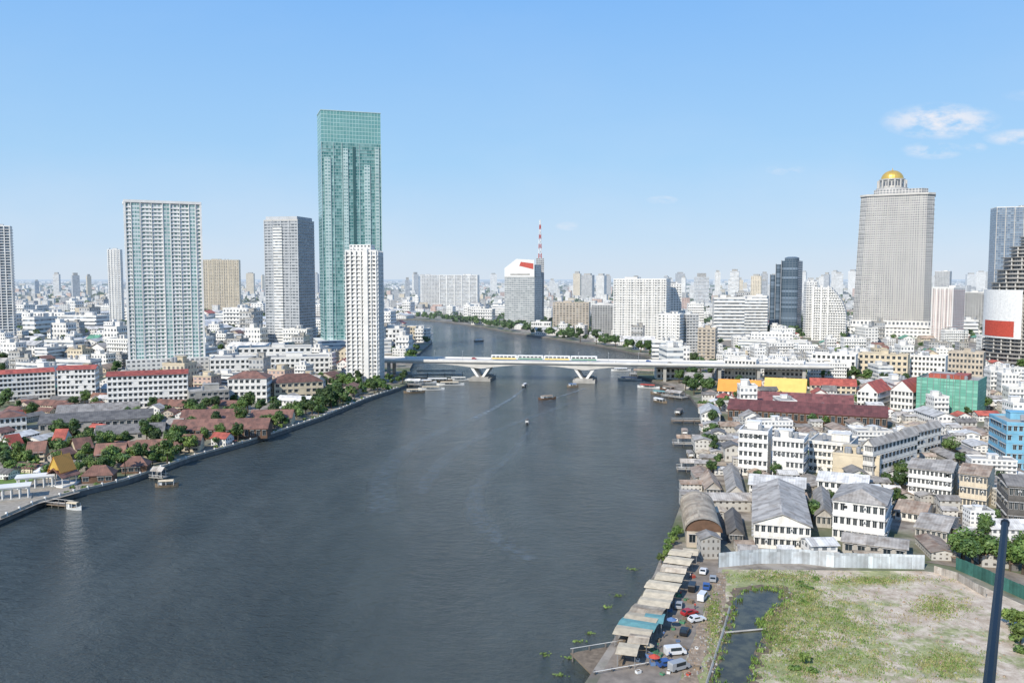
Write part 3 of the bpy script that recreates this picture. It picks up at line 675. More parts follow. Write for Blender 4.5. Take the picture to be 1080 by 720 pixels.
for i,(a0,b0,yw,yb,rt,c,lab) in enumerate([
 (2,24,468,478,20,'redroof','white villa with red gabled roof at left edge above the lawn'),
 (56,76,462,473,-20,'redroof','white villa with red gabled roof beside palm garden, left one'),
 (74,98,472,484,15,'brownroof','villa with steep brown roof just right of red gabled villa'),
 (28,52,476,487,-12,'brownroof','white villa with brown roof directly behind the lawn'),
 (100,136,478,488,-12,'brownroof','long garden villa with brown roof behind promenade pavilions'),
 (142,178,474,483,-12,'brownroof','long low brown roofed villa behind the roofed jetty'),
 (184,216,468,476,-14,'brownroof','brown roofed riverside villa left of the long riverside hall')]):
    H(lab,a0,b0,yw,yb,rt,10,'white' if c=='redroof' else 'cream',c,'gable_x',4.0,2,3,'f',name='villa')
for i,(a0,b0,yw,yb,lab) in enumerate([(86,124,501,509,'brown thatched dining pavilion on the left promenade'),(128,160,491,499,'long brown thatched pavilion right of dining pavilion')]):
    H(lab,a0,b0,yw,yb,-14,8,'brown','brownroof','hip',3.5,1,4,'f',name='pavilion',frac=.75)
def pergola(label,px,py,w,d,rot,n,hh=4.2,roof='white'):
    p=P(px,py); root=thing('terrace_pergola',label,'pergola',(p.x,p.y,2.12),rot); foot(p.x,p.y,w*.4)
    mb=MB(); mb.box(-w/2-.6,w/2+.6,-d/2-.6,d/2+.6,hh,hh+.5); mb.box(-w/2-.9,w/2+.9,-d/2-.9,d/2+.9,hh+.5,hh+.8); mb.build('roof',[M[roof]],root)
    mb=MB(); mb.cyl(0,0,.28,0,hh,10); s=mb.build('column',[W_],root); s.location=(-w/2,-d/2,0)
    for i in range(n+1):
        for sy in (-1,1):
            if i or sy>0: child(s,root,(-w/2+w*i/n,sy*d/2,0))
    mb=MB(); mb.box(-w/2-1,w/2+1,-d/2-1,d/2+1,-.02,.35); mb.build('plinth',[M['concrete']],root)
pergola('white colonnaded riverside terrace pergola at the far left edge',8,526,14,5,.45,5); pergola('second white colonnaded pergola between lawn and orange gabled pavilion',38,514,12,5,.4,4)
p=P(66,511); root=thing('ornate_pavilion','ornate riverside pavilion with steep two-tier orange-brown gabled roof','pavilion',(p.x,p.y,2.12),-.3); foot(p.x,p.y,5)
for i,(w_,d_,z_,h_) in enumerate(((8.5,8.5,4.2,3.4),(5.4,7.4,6.8,5.4))):
    mb=MB(); mb.gable(w_,d_,z_,h_,.5,.2,'y'); mb.build('roof_tier',[M['orange'] if i else M['brownroof']],root)
mb=MB(); mb.poly([(-2.3,-4.0,6.8),(2.3,-4.0,6.8),(0,-4.0,11.6)]); mb.build('gable_front',[M['gold']],root)
mb=MB(); mb.cyl(0,0,.22,0,4.3,8); s=mb.build('column',[W_],root); s.location=(-3.5,-3.5,0)
for sx in (-1,0,1):
    for sy in (-1,1):
        if (sx,sy)!=(-1,-1): child(s,root,(sx*3.5,sy*3.5,0))
mb=MB(); mb.box(-4.6,4.6,-4.6,4.6,-.02,.5); mb.build('plinth',[W_],root)
mb=MB(); mb.cyl(0,0,.15,12,14,6,r1=.02); mb.build('finial',[M['gold']],root)
# ---------------------------------------------------------------- near and mid blocks, right bank
H('riverside warehouse with long stained grey pitched roof and white front',789,855,552,579,2,48,'oldwhite','greyroof','gable_y',3.2,2,9,'fl',name='warehouse',scols=12,ac=4)
H('tan barrel-roofed riverside shed beside the promenade',716,760,560,577,4,34,'beige','tanroof','barrel',4.2,1,3,'f',name='shed')
H('white three-storey building with grey hipped roof and many windows',878,942,530,573,-6,22,'white','greyroof','hip',3,3,8,'fr',name='office_block',ac=6)
H('low grey corrugated shed in front of white three-storey building',888,958,574,588,-3,10,'oldgrey','greyroof','gable_x',1.2,1,5,'f',name='shed')
H('white five-storey apartment block nearest the river with water tanks',779,815,456,502,-8,14,'white','grey','flat',0,5,6,'fl',name='apartment_block',ac=8)
H('white four-storey apartment block joined right of riverside apartment block',815,853,464,506,-8,14,'white','grey','flat',0,4,7,'fr',name='apartment_block',ac=8)
H('cream four-storey block behind the blank beige box building',853,906,468,500,-10,20,'oldwhite','grey','flat',0,4,9,'f',name='apartment_block',ac=6)
H('blank beige windowless box building in front of cream block',878,931,481,508,-6,12,'cream','grey','flat',0,2,0,'l',name='office_block')
H('long grey-roofed shophouse row running back from the street',918,962,470,512,-25,40,'oldwhite','greyroof','gable_y',2.2,4,6,'fr',name='shophouse_row',scols=12)
H('grey-roofed shophouse row behind the first, near red school roofs',950,990,458,485,-25,35,'oldwhite','greyroof','gable_y',2.2,3,6,'fr',name='shophouse_row',scols=10)
H('white four-storey shophouse block in front of blue building',958,1012,495,532,-8,18,'white','greyroof','gable_x',2,4,10,'fl',name='shophouse_row',ac=8)
H('brown and cream shophouse block right of white shophouse block',1012,1050,500,537,-8,18,'oldcream','rustroof','gable_x',2,3,7,'f',name='shophouse_row',ac=5)
H('dark brown stained tenement at the right edge of the photo',1050,1105,512,556,12,18,'darkconc','darkroof','gable_x',2,3,7,'fl',name='shophouse_row',ac=5)
H('light blue painted five-storey building at right edge',1041,1110,447,496,18,24,'blue','grey','flat',0,5,8,'fl',name='office_block')
H('white low block behind the white three-storey building',862,918,508,528,-5,14,'white','whiteroof','gable_x',2,2,8,'f',name='house')
H('long weathered grey roof running back behind the barrel-roofed shed',762,784,518,530,3,40,'oldgrey','greyroof','gable_y',2.4,1,3,'fl',name='shed',scols=10)
H('long dark roofed shed in the alley beside the warehouse',764,784,562,572,3,24,'darkconc','darkroof','gable_y',2,1,3,'f',name='shed')
H('grey roofed riverside godown below the white apartment blocks',738,760,514,524,6,22,'oldgrey','rustroof','gable_y',2.4,1,4,'fl',name='shed')
H('long grey roof between warehouse and white three-storey building',857,877,542,556,2,34,'oldgrey','greyroof','gable_y',2,1,3,'f',name='shed')
H('wide grey roof in front of the brown stained tenement',965,1012,558,570,-10,20,'oldgrey','greyroof','gable_x',2.2,1,6,'f',name='shed')
H('rust roofed shed between white shophouse block and grey shed',944,985,540,550,-10,16,'oldwhite','rustroof','gable_x',2.2,1,5,'f',name='shed')
H('bright white low warehouse directly behind the long riverside warehouse',790,850,512,526,-2,16,'white','whiteroof','gable_x',2.2,2,8,'f',name='warehouse')
root,w,d,h=H('building under construction wrapped in pale green netting with reddish top',968,1040,402,437,-10,30,'concrete','grey','flat',0,1,0,'f',name='construction_block')
mb=MB(); mb.box(-w/2-.9,w/2+.9,-d/2-.9,-d/2-.7,0,h+1.5,0,(3,2)); mb.build('netting',[M['net']],root)
for sx in (-1,1):
    mb=MB(); mb.box(*(sorted((sx*(w/2+.9),sx*(w/2+.7)))),-d/2-.65,d/2,0,h+1.5,0,(3,2)); mb.build('netting',[M['net']],root)
mb=MB(); mb.box(-w*.36,w*.3,-d*.3,d*.25,h+.2,h+3.4,0,(3,2)); mb.build('top_storey',[M['redroof']],root)
mb=MB(); mb.bar((0,-d/2-1.1,0),(0,-d/2-1.1,h+4),.12); s=mb.build('scaffold_pole',[M['metal']],root); s.location=(-w*.45,0,0)
for i in range(1,9): child(s,root,(-w*.45+w*.9*i/8,0,0))
H('white school building with bright red gabled roof left of green netting',904,940,413,431,-18,26,'white','redroof','gable_y',6,3,5,'fr',name='school_block')
H('second white school building with red roof touching the green netting',939,978,412,433,-18,26,'white','redroof','gable_y',6.5,3,6,'fr',name='school_block')
H('long maroon-roofed market hall on the right bank',765,935,435,448,-2,22,'brown','maroon','gable_x',4.5,1,26,'f',name='market_hall')
H('second maroon roof running behind the market hall',790,900,424,432,-2,22,'brown','maroon','gable_x',4.5,1,22,'f',name='market_hall')
H('temple hall with bright orange tiled roof, left of the two',757,803,412,419,-4,16,'white','orange','gable_x',7,1,8,'f',name='temple_hall')
H('temple hall with yellow tiled roof, right of the two',806,851,412,419,-4,16,'white','yellow','gable_x',8,1,8,'f',name='temple_hall')
H('pale yellow low building with red roof behind the temple halls',853,903,406,416,4,16,'cream','redroof','gable_x',4,2,9,'f')
H('white riverside ferry building by the right bridge end',690,722,388,400,8,14,'white','brownroof','hip',4,2,6,'f')
H('grey riverside warehouse below right bridge end',722,752,398,410,-8,14,'oldgrey','greyroof','gable_x',3,2,5,'f')
for i,(a0,b0,yt,yb,wl,lab) in enumerate([(856,905,374,398,'white','white row of flats beneath the curved white hotel'),(905,960,374,398,'cream','cream row of flats at the foot of domed skyscraper'),(960,1000,376,398,'white','white flats right of domed skyscraper foot'),(1000,1040,372,396,'beige','beige flats left of the round tower base'),(764,800,380,402,'oldwhite','small white flats behind the temple halls'),(806,850,382,402,'white','small white flats behind the yellow temple hall'),(560,582,340,352,'white','small white riverside block right of the billboard tower'),(410,440,345,358,'cream','cream riverside block beyond the bridge on left bank')]):
    H(lab,a0,b0,yt,yb,-8,14,wl,'grey','flat',0,4 if i<6 else 3,9,'f',name='apartment_block')
# ---------------------------------------------------------------- bridge
A=P(509,400,0); B=P(617,402,0); dv=(B-A).normalized(); span=(B-A).length; ang=math.atan2(dv.y,dv.x)
mid=(A+B)/2; zd=XZ(560,380.5,mid.y)[1]
root=thing('river_bridge','long pale concrete road and rail bridge crossing the river','bridge',(mid.x,mid.y,0),ang)
Lx=-span*1.6; Rx=span*2.75
BW=13
mb=MB(); mb.box(Lx,Rx,-BW,BW,zd-1.0,zd); mb.build('deck',[ST],root)
n=90
def depth(x):
    best=min(abs(x+span/2),abs(x-span/2)); return 1.4+3.6*max(0,1-best/(span*.45))**1.6
for yy in (-BW*.8,-BW*.15,BW*.15,BW*.75):
    mb=MB()
    for i in range(n):
        x0=Lx+(Rx-Lx)*i/n; x1=Lx+(Rx-Lx)*(i+1)/n; d0,d1=depth(x0),depth(x1)
        za=zd-1.02
        mb.poly([(x0,yy-1,za-d0),(x1,yy-1,za-d1),(x1,yy-1,za),(x0,yy-1,za)]); mb.poly([(x1,yy+1,za-d1),(x0,yy+1,za-d0),(x0,yy+1,za),(x1,yy+1,za)]); mb.poly([(x0,yy+1,za-d0),(x1,yy+1,za-d1),(x1,yy-1,za-d1),(x0,yy-1,za-d0)])
    mb.build('girder',[ST],root)
for s in (-1,1):
    mb=MB(); mb.box(Lx,Rx,*(sorted((s*BW,s*(BW-.4)))),zd,zd+1.2); mb.build('parapet',[W_],root)
for px_ in (-span/2,span/2):
    mb=MB(); mb.box(px_-9,px_+9,-BW*1.05,BW*1.05,-4,2.4); mb.box(px_-7,px_+7,-BW,BW,2.4,3.4); mb.build('pile_cap',[M['concrete']],root)
    for s in (-1,1):
        mb=MB(); A4=[(px_+s*1,3.4),(px_+s*3.2,3.4),(px_+s*8.5,zd-5.2),(px_+s*6.0,zd-5.2)]
        Y0=BW*.8
        mb.poly([(p,-Y0,q) for p,q in A4][::s]); mb.poly([(p,Y0,q) for p,q in A4][::-s])
        for k in (0,1,2,3):
            p,q=A4[k],A4[(k+1)%4]; mb.poly([(p[0],-Y0,p[1]),(p[0],Y0,p[1]),(q[0],Y0,q[1]),(q[0],-Y0,q[1])])
        mb.build('inclined_leg',[W_],root)
for k in (-1.42,1.25,1.5,1.75,2.1,2.5):
    px_=span*k; mb=MB()
    for yy in (-BW*.6,BW*.6): mb.box(px_-1.2,px_+1.2,yy-1.2,yy+1.2,-3,zd-2.4)
    mb.build('column',[M['concrete']],root)
def onb(x,y,z):
    c,s=math.cos(ang),math.sin(ang); return (mid.x+x*c-y*s,mid.y+x*s+y*c,z)
for i in range(-6,12): foot(*onb(i*span*.25,0,0)[:2],16)
def ordn(i): return '%d%s'%(i,'th' if 10<=i%100<=20 else {1:'st',2:'nd',3:'rd'}.get(i%10,'th'))
proto=None; lampx=[Lx+8+i*24 for i in range(int((Rx-Lx-10)/24))]
for i,xx in enumerate(lampx):
    lab='street lamp on the bridge, %s from the left'%ordn(i+1)
    if proto is None:
        proto=thing('street_lamp',lab,'street lamp',onb(xx,-BW+.7,zd),ang,'lamps along the bridge parapet')
        mb=MB(); mb.bar((0,0,0),(0,0,8),.2,6,r1=.12); mb.bar((0,0,8),(0,1.6,8.4),.1,4); mb.build('post',[M['metal']],proto)
        mb=MB(); mb.box(-.25,.25,1.4,2.4,8.3,8.5); mb.build('lamp_head',[M['whitec']],proto)
    else: dup(proto,onb(xx,-BW+.7,zd),ang,label=lab)
root=thing('train','white and yellow four-carriage train crossing the bridge','train',onb(span*.1,0,zd+.6),ang)
ty=plain('train_yellow',(0.75,0.5,0.05),.5,.1,1)
for i in range(4):
    x0=-44+i*22.2; mb=MB(); mb.box(x0,x0+21.6,-1.6,1.6,.5,3.9,0); mb.box(x0+.3,x0+21.3,-1.3,1.3,3.9,4.15,0); c=mb.build('carriage',[M['whitec']],root)
    mb=MB(); mb.box(x0+.5,x0+21.1,-1.66,-1.61,.7,1.7); mb.build('side_stripe',[ty if i%2==0 else M['greenc']],c)
    for k in range(6):
        mb=MB(); mb.box(x0+1.2+k*3.3,x0+3.6+k*3.3,-1.65,-1.61,2.1,3.2); mb.build('window',[M['glass']],c)
# ---------------------------------------------------------------- vehicles
def make_car(name,label,cat,paint,loc,rot,van=False,group=None):
    root=thing(name,label,cat,loc,rot,group)
    L=2.2 if not van else 2.4; hh=1.45 if not van else 2.0
    prof=[(-L,.35),(L,.35),(L,.75),(L*.92,.85),(L*.45,.95),(L*.15,hh),(-L*.62,hh),(-L*.9,.98),(-L,.9)] if not van else [(-L,.35),(L,.35),(L,.95),(L*.8,1.1),(L*.55,hh),(-L*.95,hh),(-L,1.7)]
    mb=MB(); n=len(prof)
    for s in (-1,1):
        p=[(x,s*.86,z) for x,z in prof]; mb.poly(p if s<0 else p[::-1])
    for i in range(n):
        a,b=prof[i],prof[(i+1)%n]; mb.poly([(a[0],.86,a[1]),(b[0],.86,b[1]),(b[0],-.86,b[1]),(a[0],-.86,a[1])][::-1])
    mb.build('body',[paint],root)
    mb=MB()
    for s in (-1,1):
        y0,y1=sorted((s*.865,s*.88)); mb.box(-L*.55,L*.12 if not van else L*.5,y0,y1,1.0 if not van else 1.15,hh-.12)
    if not van:
        mb.poly([(L*.43,-.72,1.0),(L*.43,.72,1.0),(L*.19,.68,hh-.05),(L*.19,-.68,hh-.05)]); mb.poly([(-L*.88,.72,1.03),(-L*.88,-.72,1.03),(-L*.66,-.68,hh-.03),(-L*.66,.68,hh-.03)])
    else: mb.poly([(L*.80,-.72,1.14),(L*.80,.72,1.14),(L*.58,.68,hh-.05),(L*.58,-.68,hh-.05)])
    mb.build('window_glass',[M['glass']],root)
    for sx in (-.62,.62):
        for sy in (-.8,.8):
            w=MB(); k=12
            w.prism([(.33*math.cos(2*PI*i/k),.33*math.sin(2*PI*i/k)) for i in range(k)],-.1,.1)
            w.v=[(v[0],v[2],v[1]) for v in w.v]; o=w.build('wheel',[M['tyre']],root); o.location=(sx*L,sy,.33)
    return root
protos={}
spots=[(742,604,1.2,'white',0),(752,612,1.3,'silver',0),(730,622,1.25,'black',1),(741,632,1.1,'white',1),(716,640,1.3,'silver',0),(727,648,.5,'red',0),(735,655,.4,'white',0),(722,668,1.2,'black',0),(712,690,.2,'white',1),(703,702,.3,'blue',0),(716,706,.5,'silver',1),(745,620,1.3,'blue',0)]
for i,(px,py,ro,c,v) in enumerate(spots):
    p=P(px,py); lab='%s %s parked on riverside street, %s nearest of the parked vehicles'%(c,'van' if v else 'car',ordn(1+sorted([q[1] for q in spots],reverse=True).index(py)))
    k=(c,v); foot(p.x,p.y,2)
    loc=(p.x,p.y,2.08)
    if k not in protos: protos[k]=make_car('parked_van' if v else 'parked_car',lab,'van' if v else 'car',M['car_'+c],loc,ro,bool(v),'vehicles parked by the riverside market')
    else: dup(protos[k],loc,ro,label=lab)
for i,(xx,s,c) in enumerate([(-span*.9,-1,'white'),(-span*.6,1,'red'),(span*.55,-1,'silver'),(span*.8,-1,'white'),(span*1.1,1,'blue'),(span*1.3,-1,'black')]):
    lab='%s car driving on the bridge, %s from left'%(c,ordn(i+1))
    dup(protos.get((c,0)) or protos[(c,1)],onb(xx,s*7,zd+.02),ang,label=lab,group='cars on the bridge')
# ---------------------------------------------------------------- near lot, promenade, pond, fences
def sheet(name,pxs,z,mat,kind='structure',label=None,cat=None,jit=0):
    pts=[P(a,b,z) for a,b in pxs]
    if jit:
        q=[]
        for i in range(len(pts)):
            a,b=pts[i],pts[(i+1)%len(pts)]
            for k in range(6):
                c=a+(b-a)*(k/6); q.append(c+Vector((R.uniform(-jit,jit),R.uniform(-jit,jit),0)))
        pts=q
    mb=MB()
    for t in tessellate_polygon([pts]):
        a=[pts[i] for i in t]
        if (a[1]-a[0]).cross(a[2]-a[0]).z<0: a=a[::-1]
        mb.poly(a)
    o=mb.build(name,[mat]); tag(o,label,cat,None,kind); return o
m,nt=newmat('vacant_lot_soil'); b=N(nt,'ShaderNodeBsdfPrincipled')
g=N(nt,'ShaderNodeNewGeometry'); sx_=N(nt,'ShaderNodeSeparateXYZ'); nt.links.new(g.outputs['Position'],sx_.inputs[0])
wx=mapr(nt,sx_.outputs[0],60,110,.07,-.035)
n1=mapr(nt,MATH(nt,'ADD',noise(nt,0.07,8,rough=.75),wx),0.48,0.57,0,1); n2=mapr(nt,noise(nt,0.35,7,rough=.75),0.38,0.62,0,1); n3=mapr(nt,noise(nt,0.12,6,rough=.7),0.5,0.62,0,1)
c=MIX(nt,n2,(0.40,0.31,0.225),(0.66,0.56,0.44)); c=MIX(nt,MATH(nt,'MULTIPLY',n3,.45),c,(0.33,0.24,0.165)); c=MIX(nt,MATH(nt,'MULTIPLY',n1,.8),c,MIX(nt,n2,(0.15,0.20,0.055),(0.32,0.34,0.12)))
nt.links.new(c,b.inputs['Base Color']); b.inputs['Roughness'].default_value=0.95
bp=N(nt,'ShaderNodeBump'); bp.inputs['Strength'].default_value=.8; nt.links.new(noise(nt,.8,6),bp.inputs['Height']); nt.links.new(bp.outputs[0],b.inputs['Normal'])
soil=finish_painted_haze(m,nt,b)
LOT=[(762,600),(975,602),(1010,606),(1085,640),(1150,760),(700,790),(722,700),(745,640)]
sheet('soil',LOT,2.05,soil)
asph=plain('street_concrete',(0.31,0.26,0.21),0.9,0.45,0.3,bump=.3)
sheet('riverside_street',[(719,578),(758,580),(757,604),(742,645),(720,702),(690,800),(590,800),(638,703),(662,664),(692,614),(709,572)],2.03,asph)
rub=plain('rubble_soil',(0.40,0.30,0.21),0.95,0.5,0.8,bump=.8)
sheet('rubble_strip',[(757,604),(768,602),(764,640),(752,668),(742,700),(728,740),(712,740),(722,700),(742,645)],2.07,rub,jit=.6)
sheet('lane',[(975,592),(1010,598),(1080,625),(1140,660),(1140,640),(1080,606),(1010,588)],2.09,asph)
pw,nt=newmat('pond_water'); b=N(nt,'ShaderNodeBsdfPrincipled'); nt.links.new(MIX(nt,mapr(nt,noise(nt,.3,4),.4,.6,0,1),(0.05,0.048,0.03),(0.10,0.095,0.055)),b.inputs['Base Color']); b.inputs['Roughness'].default_value=.2; b.inputs['Specular IOR Level'].default_value=.3; finish_painted_haze(pw,nt,b)
PD=[(780,624),(800,620),(824,622),(827,634),(816,645),(804,653),(802,660),(810,668),(802,684),(794,702),(790,724),(750,724),(758,696),(766,672),(770,655),(774,640)]
sheet('pond_bank',[(772,620),(800,616),(832,618),(836,637),(822,650),(810,657),(818,668),(809,688),(801,706),(798,730),(742,730),(751,694),(759,672),(763,652),(766,636)],2.075,plain('muddy_bank',(0.20,0.15,0.10),.9,.4,.6,bump=.6),jit=1.2)
sheet('pond_water',PD,2.10,pw,jit=1.1)
ps=[P(a,b,2) for a,b in ((770,640),(764,662),(755,690),(745,722))]
mb=MB()
for i in range(3): mb.bar(ps[i]+Vector((0,0,.25)),ps[i+1]+Vector((0,0,.25)),.28,4)
ps=[P(a,b,2) for a,b in ((765,668),(808,664))]; mb.bar(ps[0]+Vector((0,0,.3)),ps[1]+Vector((0,0,.3)),.25,4)
tag(mb.build('pond_kerb',[M['concrete']]),'low concrete kerb along the dark pond in vacant lot','kerb')
def fence(pxs,h,mat,label,step=2.4,name='hoarding_fence'):
    pts=[P(a,b,2) for a,b in pxs]; c=pts[0].copy(); root=thing(name,label,'fence',c,0)
    for i in range(len(pts)-1):
        a,b=pts[i]-c,pts[i+1]-c; n=max(1,int((b-a).length/step))
        nrm=Vector((-(b-a).y,(b-a).x,0)).normalized()
        for k in range(n):
            p=a+(b-a)*(k/n); q=a+(b-a)*((k+.985)/n); hh=h*(1+R.uniform(-.02,.02)); w=c+p; foot(w.x,w.y,1.6)
            mb=MB(); o=nrm*.04
            mb.prism([(p-o).xy,(q-o).xy,(q+o).xy,(p+o).xy],0,hh); mb.build('panel',[mat],root)
            mb=MB(); mb.bar(p+nrm*.15,p+nrm*.15+Vector((0,0,hh)),.08,4); mb.build('post',[M['steel']],root)
fence([(758,598),(800,594),(846,594),(880,598),(975,600)],4.3,M['fence'],'long pale corrugated metal hoarding along the vacant lot',3.0)
fence([(1008,600),(1045,616),(1085,634),(1140,660)],3.6,M['greenfence'],'dark green metal hoarding at right of the vacant lot',2.6)
fence([(985,604),(1010,612),(1040,630)],2.2,M['greyroof'],'short grey sheet fence in front of the green hoarding',2.6)
def blades(mb,p,n,r,h,mi=0):
    for i in range(n):
        a=R.uniform(0,2*PI); q=R.random()**.6*r; x,y=p[0]+q*math.cos(a),p[1]+q*math.sin(a); b=R.uniform(0,2*PI); s=R.uniform(.12,.3)*h; hh=h*R.uniform(.4,1.0)
        dx,dy=s*math.cos(b),s*math.sin(b); lx,ly=R.uniform(-.4,.4)*h,R.uniform(-.4,.4)*h
        mb.poly([(x-dx,y-dy,p[2]),(x+dx,y+dy,p[2]),(x+lx+dx*.3,y+ly+dy*.3,p[2]+hh),(x+lx-dx*.3,y+ly-dy*.3,p[2]+hh)],mi)
mb=MB(); cl=[(818,608,34,5),(845,625,22,20),(850,655,28,34),(835,690,45,30),(900,700,60,16),(870,640,46,26),(900,665,50,20),(990,640,24,10),(1000,700,30,14),(752,650,6,25),(768,700,6,20),(820,660,12,20),(920,612,50,4)]
lotw=[P(a,b,2).xy for a,b in LOT]; pdw=[P(a,b,2).xy for a,b in PD]
for k in range(4400):
    cx,cy,sx,sy=R.choice(cl); px=R.gauss(cx,sx*.6); py=R.gauss(cy,sy*.6); p=P(px,py,2.05)
    if not inside((p.x,p.y),lotw) or inside((p.x,p.y),pdw): continue
    blades(mb,p,9,1.4,R.uniform(.2,.6),0 if R.random()<.45 else 1)
for i in range(len(PD)):
    a,b=P(*PD[i],2.1),P(*PD[(i+1)%len(PD)],2.1)
    for k in range(9): blades(mb,a+(b-a)*R.random()+Vector((R.uniform(-1,1),R.uniform(-1,1),0)),8,.7,R.uniform(.4,1.1),1)
tag(mb.build('grass',[M['drygrass'],M['freshgrass']]),'patchy wild grass growing across the vacant sandy lot','grass',kind='stuff')
mb=MB()
for k in range(1100):
    px=R.uniform(722,764) if R.random()<.5 else R.uniform(760,1060); py=R.uniform(602,715); p=P(px,py,2.05)
    if not inside((p.x,p.y),lotw) or inside((p.x,p.y),pdw): continue
    s=R.uniform(.1,.45); a=R.uniform(0,3); pts=[(p.x+s*math.cos(a+q)*R.uniform(.6,1),p.y+s*math.sin(a+q)*R.uniform(.6,1)) for q in (0,1.3,2.5,3.8,5.1)]
    mb.prism(pts,2.03,2.05+s*R.uniform(.4,.9),R.randrange(2),pts1=[(p.x+(q[0]-p.x)*.6,p.y+(q[1]-p.y)*.6) for q in pts])
tag(mb.build('rubble',[M['concrete'],rub]),'loose stones and broken concrete scattered over the vacant lot edge','rubble',kind='stuff')
# ---------------------------------------------------------------- trees
def crown_mesh(seed,n_bl,per,rx,rz,leaf,z):
    r=random.Random(seed); mb=MB(); cs=[]
    for i in range(n_bl):
        while True:
            a,b,c=r.uniform(-1,1),r.uniform(-1,1),r.uniform(-1,1)
            if a*a+b*b+c*c<1: break
        cs.append((a*rx*.75,b*rx*.75,z+c*rz*.75,r.uniform(.28,.5)*rx))
    for cx,cy,cz,cr in cs:
        for k in range(per):
            t=r.uniform(0,2*PI); u=r.uniform(-1,1); q=math.sqrt(1-u*u); rad=cr*r.uniform(.65,1.12)
            nx,ny,nz=q*math.cos(t),q*math.sin(t),u
            p=Vector((cx+nx*rad,cy+ny*rad,cz+nz*rad*.8))
            n=Vector((nx+r.uniform(-.7,.7),ny+r.uniform(-.7,.7),nz+r.uniform(-.4,.9))).normalized()
            a=n.orthogonal().normalized(); b=n.cross(a); an=r.uniform(0,PI); a2=a*math.cos(an)+b*math.sin(an); b2=n.cross(a2); s=leaf*r.uniform(.6,1.3)
            mb.poly([p-a2*s,p-b2*s*.55,p+a2*s,p+b2*s*.55],0)
    return mb,cs
TR=[]; FARTR=[]
def make_tree_proto(seed,mat,kind,rx=3.4,rz=2.6,H=8.0,leaf=.42,per=110,nb=13):
    root=thing('tree','tree','tree',(0,-400,2),0)
    mb,cs=crown_mesh(seed,nb,per,rx,rz,leaf,H-rz); mb.build('crown',[M[mat]],root)
    t=MB(); t.bar((0,0,-.2),(.15,.1,H*.45),.32,7,r1=.2)
    for c in cs[:6]: t.bar((.15,.1,H*.42),(c[0]*.8,c[1]*.8,c[2]-.2),.14,5,r1=.05)
    t.build('trunk',[M['trunk']],root); TR.append((root,kind))
    f=thing('tree','far','tree',(0,-400,2),0); mb,cs=crown_mesh(seed,8,26,rx,rz,leaf*2.1,H-rz); mb.build('crown',[M[mat]],f); FARTR.append(f)
    return root
make_tree_proto(1,'leaf_dark','dark green bushy tree'); make_tree_proto(2,'leaf_mid','mid green spreading tree',4,2.3,7.5); make_tree_proto(3,'leaf_dark','dark green tall tree',2.8,3.6,10); make_tree_proto(4,'leaf_mid','green rounded tree',3.2,2.8,8); make_tree_proto(5,'leaf_light','yellow-green light tree',3.2,2.6,7)
def make_palm():
    root=thing('palm_tree','palm','palm tree',(0,-420,2),0); t=MB(); t.bar((0,0,-.2),(.4,.1,7),.22,7,r1=.14); t.build('trunk',[M['trunk']],root)
    mb=MB()
    for i in range(16):
        a=2*PI*i/16+R.uniform(-.1,.1); e=R.uniform(.1,1.0); L=3; prev=Vector((.4,.1,7))
        for k in range(5):
            e2=e-k*.38; nx=prev+Vector((math.cos(a)*math.cos(e2),math.sin(a)*math.cos(e2),math.sin(e2)))*L/5
            s=Vector((-math.sin(a),math.cos(a),-.35))*(.55-.1*k); s2=Vector((-math.sin(a),math.cos(a),.35))*(.55-.1*k)
            mb.poly([prev,nx,nx+s*.8,prev+s]); mb.poly([nx,prev,prev-s2,nx-s2*.8]); prev=nx
    mb.build('crown',[M['leaf_mid']],root); TR.append((root,'slender palm')); FARTR.append(FARTR[0]); return root
make_palm()
make_tree_proto(9,'leaf_mid','low spreading green bush',3.6,1.5,2.8,.4,100,10)
allt=[]
def put_tree(px,py,sc,kind,place,z=2.0,m=2.5,pk=1.0):
    p=P(px,py,z)
    if not land(p.x,p.y,m) or not is_free(p.x,p.y,1.5*sc*pk): return False
    allt.append((px,p,sc,kind,place)); FOOT.append((p.x,p.y,1.6*sc*pk)); return True
def trees(n,x0,x1,y0,y1,sc,kinds,place,m=2.5,pk=1.0):
    for i in range(n):
        for tr in range(12):
            if put_tree(R.uniform(x0,x1),R.uniform(y0,y1),R.uniform(*sc),R.choice(kinds),place,m=m,pk=pk): break
D_=[0,0,1,2,3]
def along(L,n,place,sc,kinds,dy=(1,6),m=1.5,pk=.8):
    for i in range(n):
        t=i/(n-1); s=t*(len(L)-1); j=min(int(s),len(L)-2); f=s-j; px=L[j][0]*(1-f)+L[j+1][0]*f; py=L[j][1]*(1-f)+L[j+1][1]*f
        put_tree(px+R.uniform(-6,6),py-R.uniform(*dy),R.uniform(*sc),R.choice(kinds),place,m=m,pk=pk)
